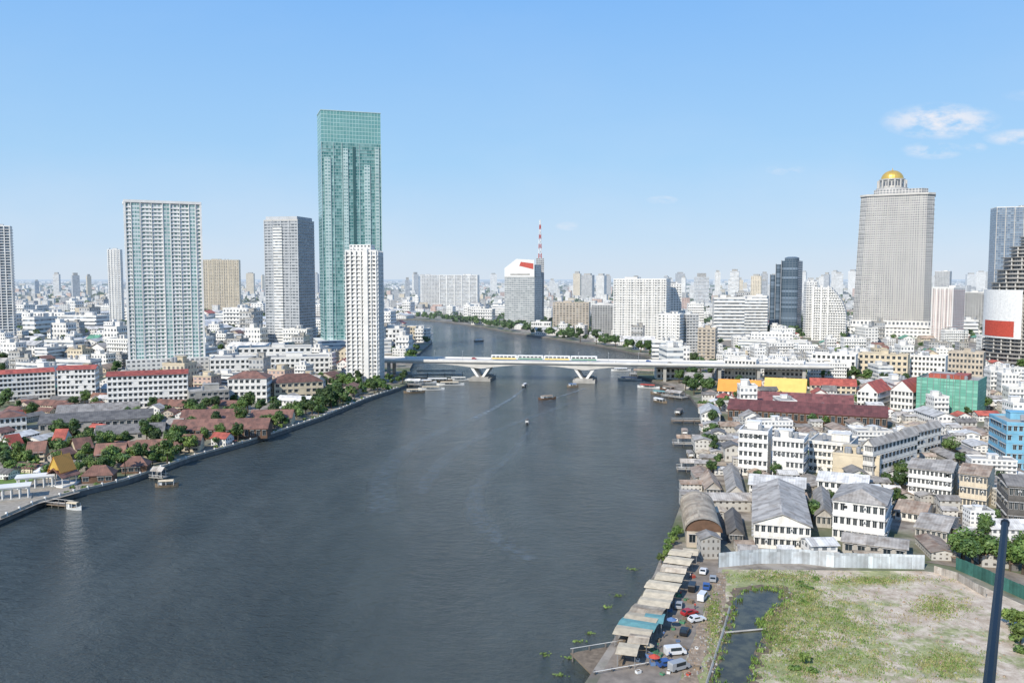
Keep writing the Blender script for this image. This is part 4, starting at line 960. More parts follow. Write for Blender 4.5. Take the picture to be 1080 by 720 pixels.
# ---------------------------------------------------------------- scattered town houses
def proto_low(wall,wname,roofm,rname,ax,w=10,d=12,h=5.2,rh=2.6):
    root=thing('house','x','house',(0,-500,2),0); mb=MB(); mb.box(-w/2,w/2,-d/2,d/2,0,h,0,(2.6,2.6))
    W,D=(w,d) if ax=='y' else (d,w)
    for sy in (-1,1):
        t=[(-W/2,sy*D/2,h),(W/2,sy*D/2,h),(0,sy*D/2,h+rh-.2)]
        if ax=='x': t=[(p[1],p[0],p[2]) for p in t]
        mb.poly(t,0,[(0,0)]*3)
    mb.build('wall',[M[wall]],root); mb=MB(); mb.gable(w,d,h,rh,.7,.2,ax); mb.build('roof',[M[roofm]],root)
    mb=MB(); mb.box(w/2-2,w/2,-d/2-2.4,-d/2-.02,0,2.6); mb.box(w/2-2.4,w/2+.4,-d/2-2.8,-d/2-.05,2.6,2.75,1); mb.build('lean_to',[M['darkconc'],M[roofm]],root)
    return (root,'low',wname+' house with '+rname+' roof',w,d)
def proto_flat(wall,wname,rm,w=11,d=14,h=13,nm='building'):
    root=thing('apartment_block','x','building',(0,-500,2),0); mb=MB(); mb.box(-w/2,w/2,-d/2,d/2,0,h,0,(2.8,3.2),1); mb.build('wall',[M[wall],M['concrete']],root)
    flat_roof(root,w,d,h,M[rm],rr=random.Random(int(h*7+w)))
    mb=MB()
    for k in range(1,int(h/3.2)): mb.box(-w/2+.3,w/2-.3,-d/2-1.1,-d/2-.02,k*3.2-.1,k*3.2+.8)
    mb.build('balcony',[M[rm]],root)
    return (root,'flat',wname+' flat-roofed '+nm,w,d)
LOW=[proto_low('f_white','white','redroof','red','y'),proto_low('f_white','white','greyroof','grey','x'),proto_low('f_cream','cream','rustroof','rusty','y'),proto_low('f_white','off-white','darkroof','dark','x'),proto_low('f_beige','beige','brownroof','brown','y'),proto_low('f_white','white','greenroof','green','x'),proto_low('f_white','wide white','whiteroof','white','y',14,20,5.5,2),proto_low('f_grey','grey','tanroof','tan','x',14,12,5,2)]
LONG=[proto_low('f_old','long grimy','greyroof','grey','y',11,28,4.5,1.8),proto_low('f_oldw','long pale','rustroof','rusty','y',10,24,4.5,1.6),proto_low('f_oldw','long low','greyroof','grey','x',24,11,4.8,1.6),proto_low('f_white','long white','whiteroof','pale','x',28,12,6,2.4),proto_low('f_cream','long cream','brownroof','brown','x',24,10,4.4,3),proto_low('f_old','long dark','darkroof','dark','x',26,11,4.4,2)]
SHACK=[proto_low('f_old','grimy','greyroof','grey','x',10,11,4.6,1.4),proto_low('f_oldw','stained pale','rustroof','rusty','y',9,12,5.2,1.5),proto_low('f_oldw','weathered','tanroof','tan','x',12,9,4.2,1.2),proto_low('f_oldw','stained','darkroof','dark grey','y',8,11,6.5,1.4),proto_low('f_white','small white','whiteroof','pale','x',9,9,5,1.1),proto_low('f_oldw','tall stained','greyroof','grey','x',9,10,8,1.3)]
FLAT=[proto_flat('f_white','white','white',11,14,13),proto_flat('f_cream','cream','cream',14,12,12),proto_flat('f_grey','grey','concrete',10,14,15),proto_flat('f_white','wide white','white',24,12,16),proto_flat('f_pink','pinkish','cream',12,12,12),proto_flat('f_whiteb','long white','white',30,14,14)]
MID=[proto_flat('f_white','tall white','white',22,16,36,'tower'),proto_flat('f_grey','tall grey','concrete',20,18,42,'tower'),proto_flat('f_glass','tall glass-faced','concrete',20,18,44,'tower'),proto_flat('f_whiteb','tall ribbon-windowed','white',30,16,39,'tower')]
WF=[FLAT[0],FLAT[3],FLAT[5],FLAT[0],FLAT[3],FLAT[2]]
SC_=[]
def scatter(n,x0,x1,y0,y1,kinds,sc,place,grot=-.15,zs=(.8,1.3),m=7,packing=.47,quarter=.35):
    c=0
    for i in range(n):
        for tr in range(20):
            px,py=R.uniform(x0,x1),R.uniform(y0,y1); p=P(px,py,2); k=R.choice(kinds); s=R.uniform(*sc); r=math.hypot(k[3],k[4])*packing*s
            if land(p.x,p.y,m) and is_free(p.x,p.y,r):
                FOOT.append((p.x,p.y,r)); c+=1
                SC_.append([px,p,k,(s,s*R.uniform(.9,1.1),s*R.uniform(*zs)),grot+R.gauss(0,.08)+(PI/2 if R.random()<quarter else 0),place]); break
    return c
c=[]
put_tree(758,508,1.7,1,'at the river edge before the white apartment blocks')
trees(9,712,768,388,418,(1.3,1.8),[0,2,3],'in the riverside grove by the right bridge end',pk=.8)
along([(750,440),(755,470),(748,500)],7,'on the riverbank beside the market hall',(.8,1.3),[0,3,2],(-4,4),1.5,.7)
PROM=[(88,512),(130,502),(165,490),(200,478),(260,462),(300,449),(340,436),(385,418),(420,408)]
along(PROM,90,'along the left river promenade',(.6,1.25),[0,0,1,2,3,4,5,6],(0,7))
trees(14,0,60,466,512,(.7,1.1),[0,1,3,5],'in the villa garden at far left',pk=.8)
trees(26,60,200,446,500,(.8,1.4),[0,1,2,3],'among the brown-roofed villas',pk=.8)
trees(18,200,345,424,458,(.8,1.4),D_,'behind the long riverside hall',pk=.8)
c.append(scatter(16,775,1070,450,560,[FLAT[0],FLAT[2],FLAT[3],LOW[6]],(.5,.72),'standing in right bank quarter',-.1,zs=(.7,1.0),m=4,packing=.40,quarter=.2))
c.append(scatter(40,740,1085,455,590,LONG[:4],(.6,.95),'amid right bank sheds',-.1,zs=(.8,1.1),m=3,packing=.32,quarter=0))
c.append(scatter(24,712,760,425,560,SHACK,(.5,.85),'on stilts by the right shore',-.1,zs=(.8,1.1),m=1.5,packing=.36))
c.append(scatter(170,745,1085,450,592,SHACK,(.42,.9),'in crowded right bank quarter',-.1,zs=(.8,1.3),m=3,packing=.37))
c.append(scatter(100,745,1085,404,452,LOW[:4]+SHACK[3:]+WF[:3]+LONG[:4],(.6,1.0),'around the temple halls',-.1,m=4,packing=.40))
c.append(scatter(60,755,940,380,404,WF+FLAT[:2],(.6,.9),'lining the viaduct on right bank',-.1,m=4,packing=.38))
c.append(scatter(60,700,1085,362,390,LOW+WF,(.8,1.2),'behind the viaduct on right bank',-.1,packing=.42))
c.append(scatter(24,700,800,335,362,WF+MID,(.9,1.4),'in the blocks behind bridge end',-.1))
c.append(scatter(60,800,1085,330,364,WF+LOW,(1.0,1.6),'in downtown around curved hotel',-.1))
c.append(scatter(26,0,330,415,500,LONG[4:]*2+LONG[3:4]+LONG[:1]+LOW[6:7],(.5,.95),'among near left roofs',-.2,packing=.34,quarter=.1,m=5))
c.append(scatter(30,0,330,415,505,[LOW[0],LOW[4],LOW[4],LOW[3],LOW[1],LOW[6]],(.5,.85),'on the near left bank',-.2,packing=.38,m=5))
c.append(scatter(70,0,400,380,420,LOW+FLAT,(.8,1.3),'behind white apartment rows',-.2,packing=.42))
c.append(scatter(120,-5,430,352,382,LOW+WF+LONG[3:4]*3+[LOW[6]]*3,(1,1.6),'in low town by teal tower',-.2,packing=.42))
c.append(scatter(130,-5,440,325,353,WF+LONG[3:4]*4+[LOW[6]]*3+[LOW[0]],(1.4,2.3),'in distant left town',-.2,packing=.42,zs=(.6,1.0)))
c.append(scatter(20,480,700,345,368,FLAT[:1]+LONG[3:4]+LOW[6:7],(.9,1.3),'on the far river bank',-.2,m=6,packing=.40))
c.append(scatter(28,440,700,322,362,WF,(1.1,1.7),'beyond the river bend',-.2,m=12))
along([(70,521),(130,509),(200,484),(300,454),(385,421)],50,'as bushes on the left embankment',(.3,.55),[6,6,4],(0,2),.8,.5)
trees(14,0,60,466,512,(.6,1.0),[0,1,3,4,5,5],'in the villa garden at far left',pk=.7)
trees(30,60,200,446,500,(.7,1.2),[0,1,3,4],'among the brown-roofed villas',pk=.7)
trees(26,200,345,424,458,(.7,1.2),D_,'behind the long riverside hall',pk=.7)
trees(46,335,425,402,434,(.9,1.5),[0,0,2,3],'in the dense grove before the slim condominium',pk=.7)
trees(20,0,220,424,442,(.8,1.3),D_,'around the grey sheds on left bank')
trees(18,705,768,386,420,(1,1.6),[0,2,3],'in the riverside grove by the right bridge end',pk=.8)
along([(744,425),(752,440),(750,460),(748,490),(738,520)],20,'on the riverbank beside the market hall',(.5,1.1),[0,2,3,6,6],(-8,8),1.2,.8)
along([(722,528),(712,560),(703,590)],16,'hanging over the river beside the barrel-roofed shed',(.3,.55),[4,1,6],(-6,6),.5,.5)
trees(8,1012,1048,578,600,(1.1,1.6),[0,1],'behind the lane at right',pk=.7)
trees(6,1050,1085,590,606,(.9,1.3),[1,3],'behind the green hoarding',pk=.7)
trees(5,1064,1082,645,690,(.5,.8),[6,4],'at the right edge of the vacant lot')
trees(5,838,862,608,640,(.25,.4),[6],'as scrub in the middle of the vacant lot')
trees(3,835,860,700,716,(.3,.45),[6,4],'as scrub at the bottom of vacant lot')
along([(762,402),(800,401),(860,401),(900,402),(935,403)],26,'along the front of the viaduct on right bank',(1.2,2.0),[0,2,3,1],(-3,3),1.5,.4)
for q in range(4): along([(440,337.4),(470,339.7),(510,345.5),(540,351.4),(590,358.2),(640,366),(684,376.5)],60,'on the far river bank beyond the bridge',(1.2,2.1),[0,2,3,0],(-.4,1.8),1.0,.5)
along([(430,346.5),(452,354),(458,362),(444,374),(436,388)],24,'on the left bank just beyond the bridge',(1.1,1.8),[0,2,3],(-1,2),1.0,.5)
trees(26,750,1040,404,436,(.9,1.4),D_,'among the temple and school roofs',pk=.7)
trees(30,780,1080,440,570,(.6,1.1),D_,'between the shophouse rows',pk=.6)
trees(90,0,430,340,400,(1,1.8),D_,'among the low town by teal tower')
trees(40,740,1080,345,394,(1,1.6),D_,'in the right bank town')
lows=sorted([q for q in SC_ if q[2][1]=='low'],key=lambda q:-q[3][0]*math.sqrt(q[2][3]*q[2][4])/q[1].y); flats=sorted([q for q in SC_ if q[2][1]!='low'],key=lambda q:-q[3][0]/q[1].y)
keep=lows[:290]+flats[:270]; rest=lows[290:]+flats[270:]
bz={}
for q in keep: bz.setdefault(q[5],[]).append(q)
for place,L in bz.items():
    L.sort(key=lambda q:q[0])
    for i,q in enumerate(L): dup(q[2][0],(q[1].x,q[1].y,2),q[4],q[3],'%s, %s from left %s'%(q[2][2],ordn(i+1),place),'buildings '+place)
bake('distant_town',[(q[2][0],(q[1].x,q[1].y,2.0),q[4],q[3]) for q in rest],'smallest far-off town houses between the larger blocks','town')
allt.sort(key=lambda q:-q[2]*(.8 if q[3]!=6 else .4)/q[1].y)
kt=allt[:300]; rt=allt[300:]
byp={}
for t in kt: byp.setdefault(t[4],[]).append(t)
for place,L in byp.items():
    L.sort(key=lambda q:q[0])
    for i,(px,p,sc,kind,_) in enumerate(L):
        root,kn=TR[kind]
        dup(root,(p.x,p.y,2),R.uniform(0,6.28),(sc*R.uniform(.9,1.1),sc,sc*R.uniform(.85,1.15)),'%s %s, %s from left'%(kn,place,ordn(i+1)),'trees '+place)
bake('distant_tree_canopy',[(FARTR[k],(p.x,p.y,2),R.uniform(0,6.28),(sc,sc,sc)) for px,p,sc,k,_ in rt],'smaller and farther trees standing between the town blocks','trees')
print('scatter',c,len(lows),len(flats),len(allt))
for k in [q[0] for q in LOW+FLAT+MID+LONG+SHACK]+[q[0] for q in TR]+list({f.name:f for f in FARTR}.values()):
    for ch in list(k.children): bpy.data.objects.remove(ch)
    bpy.data.objects.remove(k)
# skyline towers
mats=['f_grey','f_white','f_cream','f_glass','f_whiteb','f_tower']; nm=['grey','white','cream','blue glass','pale ribbon-windowed','cool grey']
sky=[]
for i in range(40): sky.append((R.uniform(735,1085),R.uniform(284,299),R.uniform(2600,5000),R.uniform(5,12)))
for i in range(12): sky.append((R.uniform(575,735),R.uniform(288,298),R.uniform(2600,5000),R.uniform(5,12)))
for i in range(22): sky.append((R.uniform(-5,530),R.uniform(288,297),R.uniform(2800,5500),R.uniform(4,12)))
sky+= [(620,290,3200,14),(775,286,2600,10),(757,287,3000,6),(740,292,2500,16),(798,291,2600,12)]
sky.sort()
for i,(px,yt,Y,wp) in enumerate(sky):
    k=R.choice((0,1,1,2,3,4,4,5)); x,y,a,w,d,z=frame(px-wp/2,px+wp/2,yt,Y,R.uniform(-30,30),R.uniform(.5,.9))
    root=thing('skyline_tower','hazy %s tower on horizon, %s from left of the skyline towers'%(nm[k],ordn(i+1)),'tower',(x,y,2),a,'skyline towers')
    mb=MB(); mb.box(-w/2,w/2,-d/2,d/2,0,z-2,0,(5,4),1); mb.build('wall',[M[mats[k]],M['concrete']],root)
    mb=MB(); mb.box(-w*.3,w*.3,-d*.3,d*.3,z-2,z+R.uniform(2,9)); mb.build('roof_room',[M['concrete']],root)
mb=MB(); ml=['f_white','f_cream','f_whiteb','f_grey','f_white','f_pink','redroof','greyroof','whiteroof']
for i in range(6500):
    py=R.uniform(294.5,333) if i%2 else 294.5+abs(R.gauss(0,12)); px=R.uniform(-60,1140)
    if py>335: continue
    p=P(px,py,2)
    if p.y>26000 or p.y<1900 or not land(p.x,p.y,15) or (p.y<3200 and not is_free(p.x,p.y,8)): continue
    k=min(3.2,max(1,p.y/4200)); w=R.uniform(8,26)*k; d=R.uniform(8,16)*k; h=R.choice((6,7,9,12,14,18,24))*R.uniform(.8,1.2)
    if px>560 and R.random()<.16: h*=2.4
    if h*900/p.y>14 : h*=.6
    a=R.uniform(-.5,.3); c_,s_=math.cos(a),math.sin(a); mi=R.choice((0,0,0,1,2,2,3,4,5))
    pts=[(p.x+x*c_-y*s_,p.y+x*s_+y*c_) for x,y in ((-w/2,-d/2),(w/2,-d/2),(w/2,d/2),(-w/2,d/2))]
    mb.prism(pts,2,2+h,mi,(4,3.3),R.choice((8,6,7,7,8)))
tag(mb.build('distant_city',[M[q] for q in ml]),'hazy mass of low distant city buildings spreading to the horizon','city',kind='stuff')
mb=MB()
for i in range(1700):
    py=R.uniform(299,356); px=R.uniform(-40,1120); p=P(px,py,2)
    if not land(p.x,p.y,12) or not is_free(p.x,p.y,4): continue
    k=max(1,p.y/2500); r=R.uniform(5,9)*k
    for j in range(26):
        t=R.uniform(0,2*PI); u=R.uniform(-.1,1); q=math.sqrt(max(0,1-u*u)); c_=Vector((p.x+q*math.cos(t)*r*1.5,p.y+q*math.sin(t)*r,2+u*9*min(k,1.3)+1)); s=r*.32
        n=Vector((R.uniform(-1,1),R.uniform(-1,1),R.uniform(0,1))).normalized(); a_=n.orthogonal()*s; b_=n.cross(a_)
        mb.poly([c_-a_,c_-b_,c_+a_,c_+b_])
tag(mb.build('distant_trees',[M['leaf_dark']]),'scattered far-off tree canopy between the distant city buildings','trees',kind='stuff')
# ---------------------------------------------------------------- boats
def make_boat(L,W,hullm,roofm,name,label,cat,loc,rot,group,cab=(.15,.8)):
    root=thing(name,label,cat,loc,rot,group); mb=MB(); n=12; secs=[]
    for i in range(n+1):
        t=i/n; x=-L/2+L*t; wd=W/2*max(.06,(1-abs(2*t-1)**3.2)); up=.9+.9*abs(2*t-1)**2.5
        secs.append([(x,-wd,up),(x,-wd*.7,-.4),(x,wd*.7,-.4),(x,wd,up)])
    for i in range(n):
        a,b=secs[i],secs[i+1]
        for k in range(3): mb.poly([a[k],b[k],b[k+1],a[k+1]])
        mb.poly([(a[0][0],a[0][1]*.96,a[0][2]-.25),(a[3][0],a[3][1]*.96,a[3][2]-.25),(b[3][0],b[3][1]*.96,b[3][2]-.25),(b[0][0],b[0][1]*.96,b[0][2]-.25)],1)
    mb.build('hull',[hullm,M['wood']],root)
    x0,x1=-L/2+L*cab[0],-L/2+L*cab[1]; mb=MB()
    m2=8
    for i in range(m2):
        a0,a1=PI*i/m2,PI*(i+1)/m2; f=lambda a:(-W*.5*math.cos(a),2.5+.45*math.sin(a))
        p,q=f(a0),f(a1); mb.poly([(x0,p[0],p[1]),(x0,q[0],q[1]),(x1,q[0],q[1]),(x1,p[0],p[1])]); mb.poly([(x0,p[0],p[1]-.08),(x1,p[0],p[1]-.08),(x1,q[0],q[1]-.08),(x0,q[0],q[1]-.08)])
    mb.build('roof',[roofm],root)
    k=max(2,int((x1-x0)/3))
    for i in range(k+1):
        for s in (-1,1):
            mb=MB(); x=x0+(x1-x0)*i/k; mb.box(x-.06,x+.06,s*W*.4-.06,s*W*.4+.06,.7,2.6); mb.build('post',[M['whitec']],root)
    mb=MB(); mb.box(x0+L*.02,x0+L*.15,-W*.3,W*.3,.7,2.3); mb.build('cabin',[M['whitec']],root)
    return root
bs=[(577,421,13,2.8,'brown','rustroof',.25,'brown river boat with rusty roof sailing in midstream'),(553,408,12,2.4,'wood','whitec',1.3,'small pale boat leaving a wake, upstream of brown boat'),(556,447,8,2,'steel','darkconc',1.5,'tiny dark boat alone lowest in midstream'),(604,408,9,2,'wood','bluec',.1,'small boat with blue roof near right bridge pier'),
(446,404,22,5,'whitec','whitec',.1,'white ferry moored at left pier, leftmost of the moored ferries'),(462,402,24,5.5,'wood','whitec',.05,'white-roofed wooden ferry moored at middle of left pier'),(475,406,22,5,'whitec','canvas',.0,'cream-roofed ferry moored outermost at left pier'),(484,401,18,4,'whitec','whitec',.1,'white ferry moored at right end of left pier'),(455,411,20,4.5,'whitec','canvas',.05,'cream-roofed ferry nearest the camera at left pier'),(437,414,16,4,'wood','canvas',.2,'small cream-roofed boat nearest the left river bank'),
(664,401,20,4.5,'whitec','bluec',-.3,'blue-roofed ferry moored under right bridge end'),(684,409,18,4.5,'whitec','redc',-.5,'red-roofed boat moored at right bank'),(698,416,18,4,'wood','tealc',-.6,'teal-roofed wooden boat moored at right bank'),(655,391,18,4,'whitec','whitec',0,'white boat just beyond the right bridge pier'),(696,424,14,3.5,'wood','whitec',-1,'white-roofed boat moored near right bank grove'),(716,436,16,4,'wood','darkconc',1.2,'dark barge-like boat by the timber jetty'),(706,411,14,3.6,'brown','rustroof',-.4,'brown boat squeezed among boats at right bank'),(722,458,14,3.6,'brown','rustroof',1.4,'brown moored boat between the two timber jetties'),(728,482,12,3.2,'wood','greyroof',1.5,'grey-roofed boat moored below the timber jetties'),
(78,537,7,2.2,'whitec','canvas',-.3,'small launch moored at the far left dock'),(176,513,9,2.6,'wood','canvas',.25,'small launch moored at the second left jetty'),(450,352,20,5,'whitec','whitec',.3,'white boat on the river bend beyond the bridge'),(505,360,14,4,'wood','whitec',.4,'distant boat in mid river beyond the bridge')]
for px,py,L,W,hm,rm,ro,lab in bs:
    p=P(px,py,0); make_boat(L,W,M[hm],M[rm],'river_boat',lab,'boat',(p.x,p.y,0),ro,None)
def foam(nm,a):
    m,nt=newmat(nm); b=N(nt,'ShaderNodeBsdfPrincipled'); b.inputs['Base Color'].default_value=(.30,.35,.38,1); b.inputs['Roughness'].default_value=.5
    tr=N(nt,'ShaderNodeBsdfTransparent'); mx=N(nt,'ShaderNodeMixShader')
    tc=N(nt,'ShaderNodeTexCoord'); s=N(nt,'ShaderNodeSeparateXYZ'); nt.links.new(tc.outputs['UV'],s.inputs[0])
    ed=MATH(nt,'MULTIPLY',MATH(nt,'MULTIPLY',s.outputs[0],MATH(nt,'SUBTRACT',1.0,s.outputs[0])),4.0)
    nt.links.new(MATH(nt,'MULTIPLY',mapr(nt,noise(nt,.3,5),.40,.72,0,a),ed),mx.inputs[0]); nt.links.new(tr.outputs[0],mx.inputs[1]); nt.links.new(b.outputs[0],mx.inputs[2]); o_=N(nt,'ShaderNodeOutputMaterial'); nt.links.new(mx.outputs[0],o_.inputs[0]); return m
fo1=foam('foam_streak',.9); fo2=foam('old_wake_streak',.26)
def wake(pxs,w0,w1,label,mt,z=.04):
    pts=[P(a,b_,z) for a,b_ in pxs]
    for _ in range(3):
        q=[pts[0]]
        for i in range(len(pts)-1): q+=[pts[i]*.75+pts[i+1]*.25,pts[i]*.25+pts[i+1]*.75]
        pts=q+[pts[-1]]
    mb=MB(); n=len(pts); nr=[]
    for i in range(n):
        d=pts[min(i+1,n-1)]-pts[max(i-1,0)]; q=Vector((-d.y,d.x,0)).normalized(); nr.append(q*(w0+(w1-w0)*i/(n-1)))
    for i in range(n-1): mb.poly([pts[i]-nr[i],pts[i]+nr[i],pts[i+1]+nr[i+1],pts[i+1]-nr[i+1]],0,[(0,0),(1,0),(1,1),(0,1)])
    tag(mb.build('wake_foam',[mt]),label,'wake',kind='stuff')
wake([(553,409),(545,416),(533,424),(518,432),(500,441)],.8,3.5,'pale foam wake trailing down from the small pale boat',fo1)
wake([(577,423),(590,418),(606,413),(618,409)],.6,2.5,'pale foam wake trailing right behind the brown boat',fo1,.05)
wake([(505,440),(470,452),(430,470),(400,500),(405,540)],4,7,'faint old wake curving toward the left bank',fo2,.06)
wake([(560,450),(540,480),(500,510),(500,550),(560,590)],2,6,'faint old wake curving down midstream',fo2,.07)
wake([(600,425),(560,440),(480,470),(440,520)],2,5,'faint broad wake crossing the middle of the river',fo2,.08)
# ---------------------------------------------------------------- jetties, promenade
def jetty(label,px,py,w,d,rot,z=1.6,roof=None):
    p=P(px,py,0); root=thing('jetty',label,'jetty',(p.x,p.y,0),rot)
    mb=MB(); mb.box(-w/2,w/2,-d/2,d/2,z-.3,z); mb.build('deck',[M['wood'] if not roof else M['concrete']],root)
    for i in range(4):
        for s in (-1,1):
            mb=MB(); x=-w/2+.4+(w-.8)*i/3; mb.cyl(x,s*(d/2-.4),.22,-3,z+1.0,8); mb.build('pile',[M['darkconc']],root)
    if roof:
        mb=MB(); mb.gable(w*.7,d*.7,z+3,1.2,.5,.12,'x'); mb.build('roof',[M[roof]],root)
        for sx in (-1,1):
            for sy in (-1,1): mb=MB(); mb.cyl(sx*w*.32,sy*d*.32,.1,z,z+3.2,6); mb.build('post',[M['whitec']],root)
    for s in (-1,1):
        mb=MB(); mb.box(-w/2,w/2,s*(d/2)-.05,s*(d/2)+.05,z+.9,z+1.0); mb.build('rail',[M['white']],root)
jetty('small pale dock below the ornate pavilion at far left',62,534,10,4,-.3,1.2,None); jetty('roofed jetty near brown-roofed villas on left bank',168,505,7,4.5,-.3,1.2,'greyroof')
jetty('covered passenger pier with cream boats at the left bridge end',460,397,46,10,.05,1.8,'tanroof')
jetty('second covered pier left of the passenger pier',436,407,16,9,-.2,1.8,'whiteroof')
jetty('timber jetty reaching into river beside market hall, upper one',726,446,20,6,-.1,1.6,None); jetty('timber jetty below the upper jetty near white apartment blocks',726,470,16,6,-.1,1.6,'rustroof')
jetty('timber jetty before the big riverbank tree',728,497,12,5,-.1,1.6,'greyroof')
jetty('roofed pier under the right end of the bridge',680,396,26,10,-.3,1.8,'rustroof'); jetty('roofed pier below the riverside grove at right bank',712,420,18,9,-.8,1.8,'greyroof')
jetty('old timber landing stage at bottom of the riverside market',642,704,13,12,.35,1.9,None)
rw=[p for p in left[2:13]]
root=thing('promenade_wall','low pale concrete promenade wall along the left bank','wall',(rw[0].x,rw[0].y,2),0)
for i in range(len(rw)-1):
    a,b=rw[i]-rw[0],rw[i+1]-rw[0]; q=Vector((-(b-a).y,(b-a).x)).normalized()*.25
    mb=MB(); mb.prism([a-q,b-q,b+q,a+q][::-1],0,.9); mb.build('wall_section',[M['beige']],root)
    L_=(b-a).length
    for k in range(int(L_/6)):
        p=a+(b-a)*((k+.5)/max(1,int(L_/6))); mb=MB(); mb.box(p.x-.3,p.x+.3,p.y-.3,p.y+.3,0,1.4); mb.build('wall_pier',[W_],root)
mb=MB()
for i in range(len(rw)-1):
    a,b=rw[i],rw[i+1]; n_=Vector((-(b-a).y,(b-a).x)).normalized()*4
    z=2.04+.004*i; mb.poly([(a.x,a.y,z),(b.x,b.y,z),(b.x+n_.x,b.y+n_.y,z),(a.x+n_.x,a.y+n_.y,z)])
tag(mb.build('promenade_path',[plain('pale_paving',(0.50,0.45,0.37),.9,.3,.3)]),None,None,kind='structure')
sheet('lawn',[(0,500),(36,492),(50,500),(20,512),(-20,522)],2.06,plain('lawn_grass',(0.16,0.26,0.05),.9,.4,.3))
sheet('terrace_paving',[(-20,524),(20,514),(50,503),(80,506),(84,519),(40,531),(0,548),(-20,556)],2.10,plain('terrace_stone',(0.42,0.37,0.30),.85,.4,.5))
# ---------------------------------------------------------------- market stalls
shore=[P(a,b,2) for a,b in ((712,590),(700,614),(684,640),(668,664),(655,684))]
def make_stall(cm,label,loc,rot,w=7.5,d=6.5):
    root=thing('market_stall',label,'market stall',loc,rot,'canopied stalls along the riverside market')
    mb=MB(); mb.gable(w,d,3.0,.3,.3,.06,'y'); mb.build('canopy',[M[cm]],root)
    for sx in (-1,1):
        for sy in (-1,1): mb=MB(); mb.cyl(sx*w*.47,sy*d*.47,.07,0,3.05,6); mb.build('pole',[M['metal']],root)
    mb=MB(); mb.box(-w*.4,w*.4,-d*.42,-d*.2,.75,.85)
    for sx in (-1,1): mb.box(sx*w*.36-.05,sx*w*.36+.05,-d*.4,-d*.22,0,.75)
    mb.build('table',[M['wood']],root)
    return root
cols=['canvas','canvas','tanroof','canvas','canvas','canvas','canvas','tanroof','canvas','tealc','canvas']
cn={'canvas':'cream','tealc':'teal','tanroof':'tan sheet'}
dirv=(shore[-1]-shore[0]); L=dirv.length; dn=dirv.normalized(); sang=math.atan2(dn.y,dn.x)
for i in range(11):
    t=(i+.5)/11; s=t*(len(shore)-1); j=min(int(s),3); f=s-j; p=shore[j]*(1-f)+shore[j+1]*f
    p=p+Vector((2.6+R.uniform(-.4,.4),0.8,R.uniform(0,.5))); foot(p.x,p.y,3)
    make_stall(cols[i],'%s canopy market stall by the river, %s from the far end'%(cn[cols[i]],ordn(i+1)),(p.x,p.y,2.03),sang+R.uniform(-.07,.07),w=L/11*R.uniform(.86,.97),d=R.uniform(6,8.8))
for i,(px,py,c_) in enumerate([(728,592,'canvas'),(690,664,'tealc'),(674,686,'tanroof'),(662,698,'canvas')]):
    p=P(px,py,2.03); nmn={'canvas':'cream','tealc':'teal','tanroof':'tan'}[c_]
    make_stall(c_,'%s awning stall set apart from market row, %s from far end'%(nmn,ordn(i+1)),(p.x,p.y,2.03),sang+.1,5.5,4)
for i,(px,py,c_) in enumerate([(706,630,'redc'),(712,618,'canvas'),(700,646,'greenc'),(694,655,'redc'),(684,690,'canvas'),(708,662,'bluec'),(690,702,'redc')]):
    p=P(px,py,2.03); root=thing('market_parasol','%s market parasol, %s from far end of the street'%({'redc':'red','bluec':'blue','greenc':'green','canvas':'cream'}[c_],ordn(i+1)),'parasol',(p.x,p.y,2.03),0,'parasols in the riverside market')
    mb=MB(); mb.cyl(0,0,1.3,2.1,2.7,8,r1=.05); mb.build('canopy',[M[c_]],root); mb=MB(); mb.cyl(0,0,.04,0,2.65,6); mb.build('pole',[M['metal']],root)
cr=0
for i in range(80):
    px=R.uniform(672,735); py=R.uniform(605,712)
    p=P(px,py,2.03)
    if not land(p.x,p.y,4) or not is_free(p.x,p.y,.8): continue
    foot(p.x,p.y,.8); cr+=1; s=R.uniform(.4,.8); cc=R.choice(['bluec','redc','greenc','wood','wood','whitec'])
    mb=MB(); mb.box(-s,s,-s*.7,s*.7,0,.06)
    for x0,x1,y0,y1 in ((-s,s,-s*.7,-s*.62),(-s,s,s*.62,s*.7),(-s,-s*.92,-s*.62,s*.62),(s*.92,s,-s*.62,s*.62)): mb.box(x0,x1,y0,y1,.06,s)
    mb.box(-s*.9,s*.9,-s*.6,s*.6,.06,s*.8,1)
    o=mb.build('crate',[M[cc],M['wood']]); o.location=(p.x,p.y,2.05); o.rotation_euler=(0,0,R.uniform(0,3)); tag(o,'%s crate on the market street, %s placed from the far end'%({'bluec':'blue','redc':'red','greenc':'green','wood':'wooden','whitec':'white'}[cc],ordn(cr)),'crate','crates on the market street')
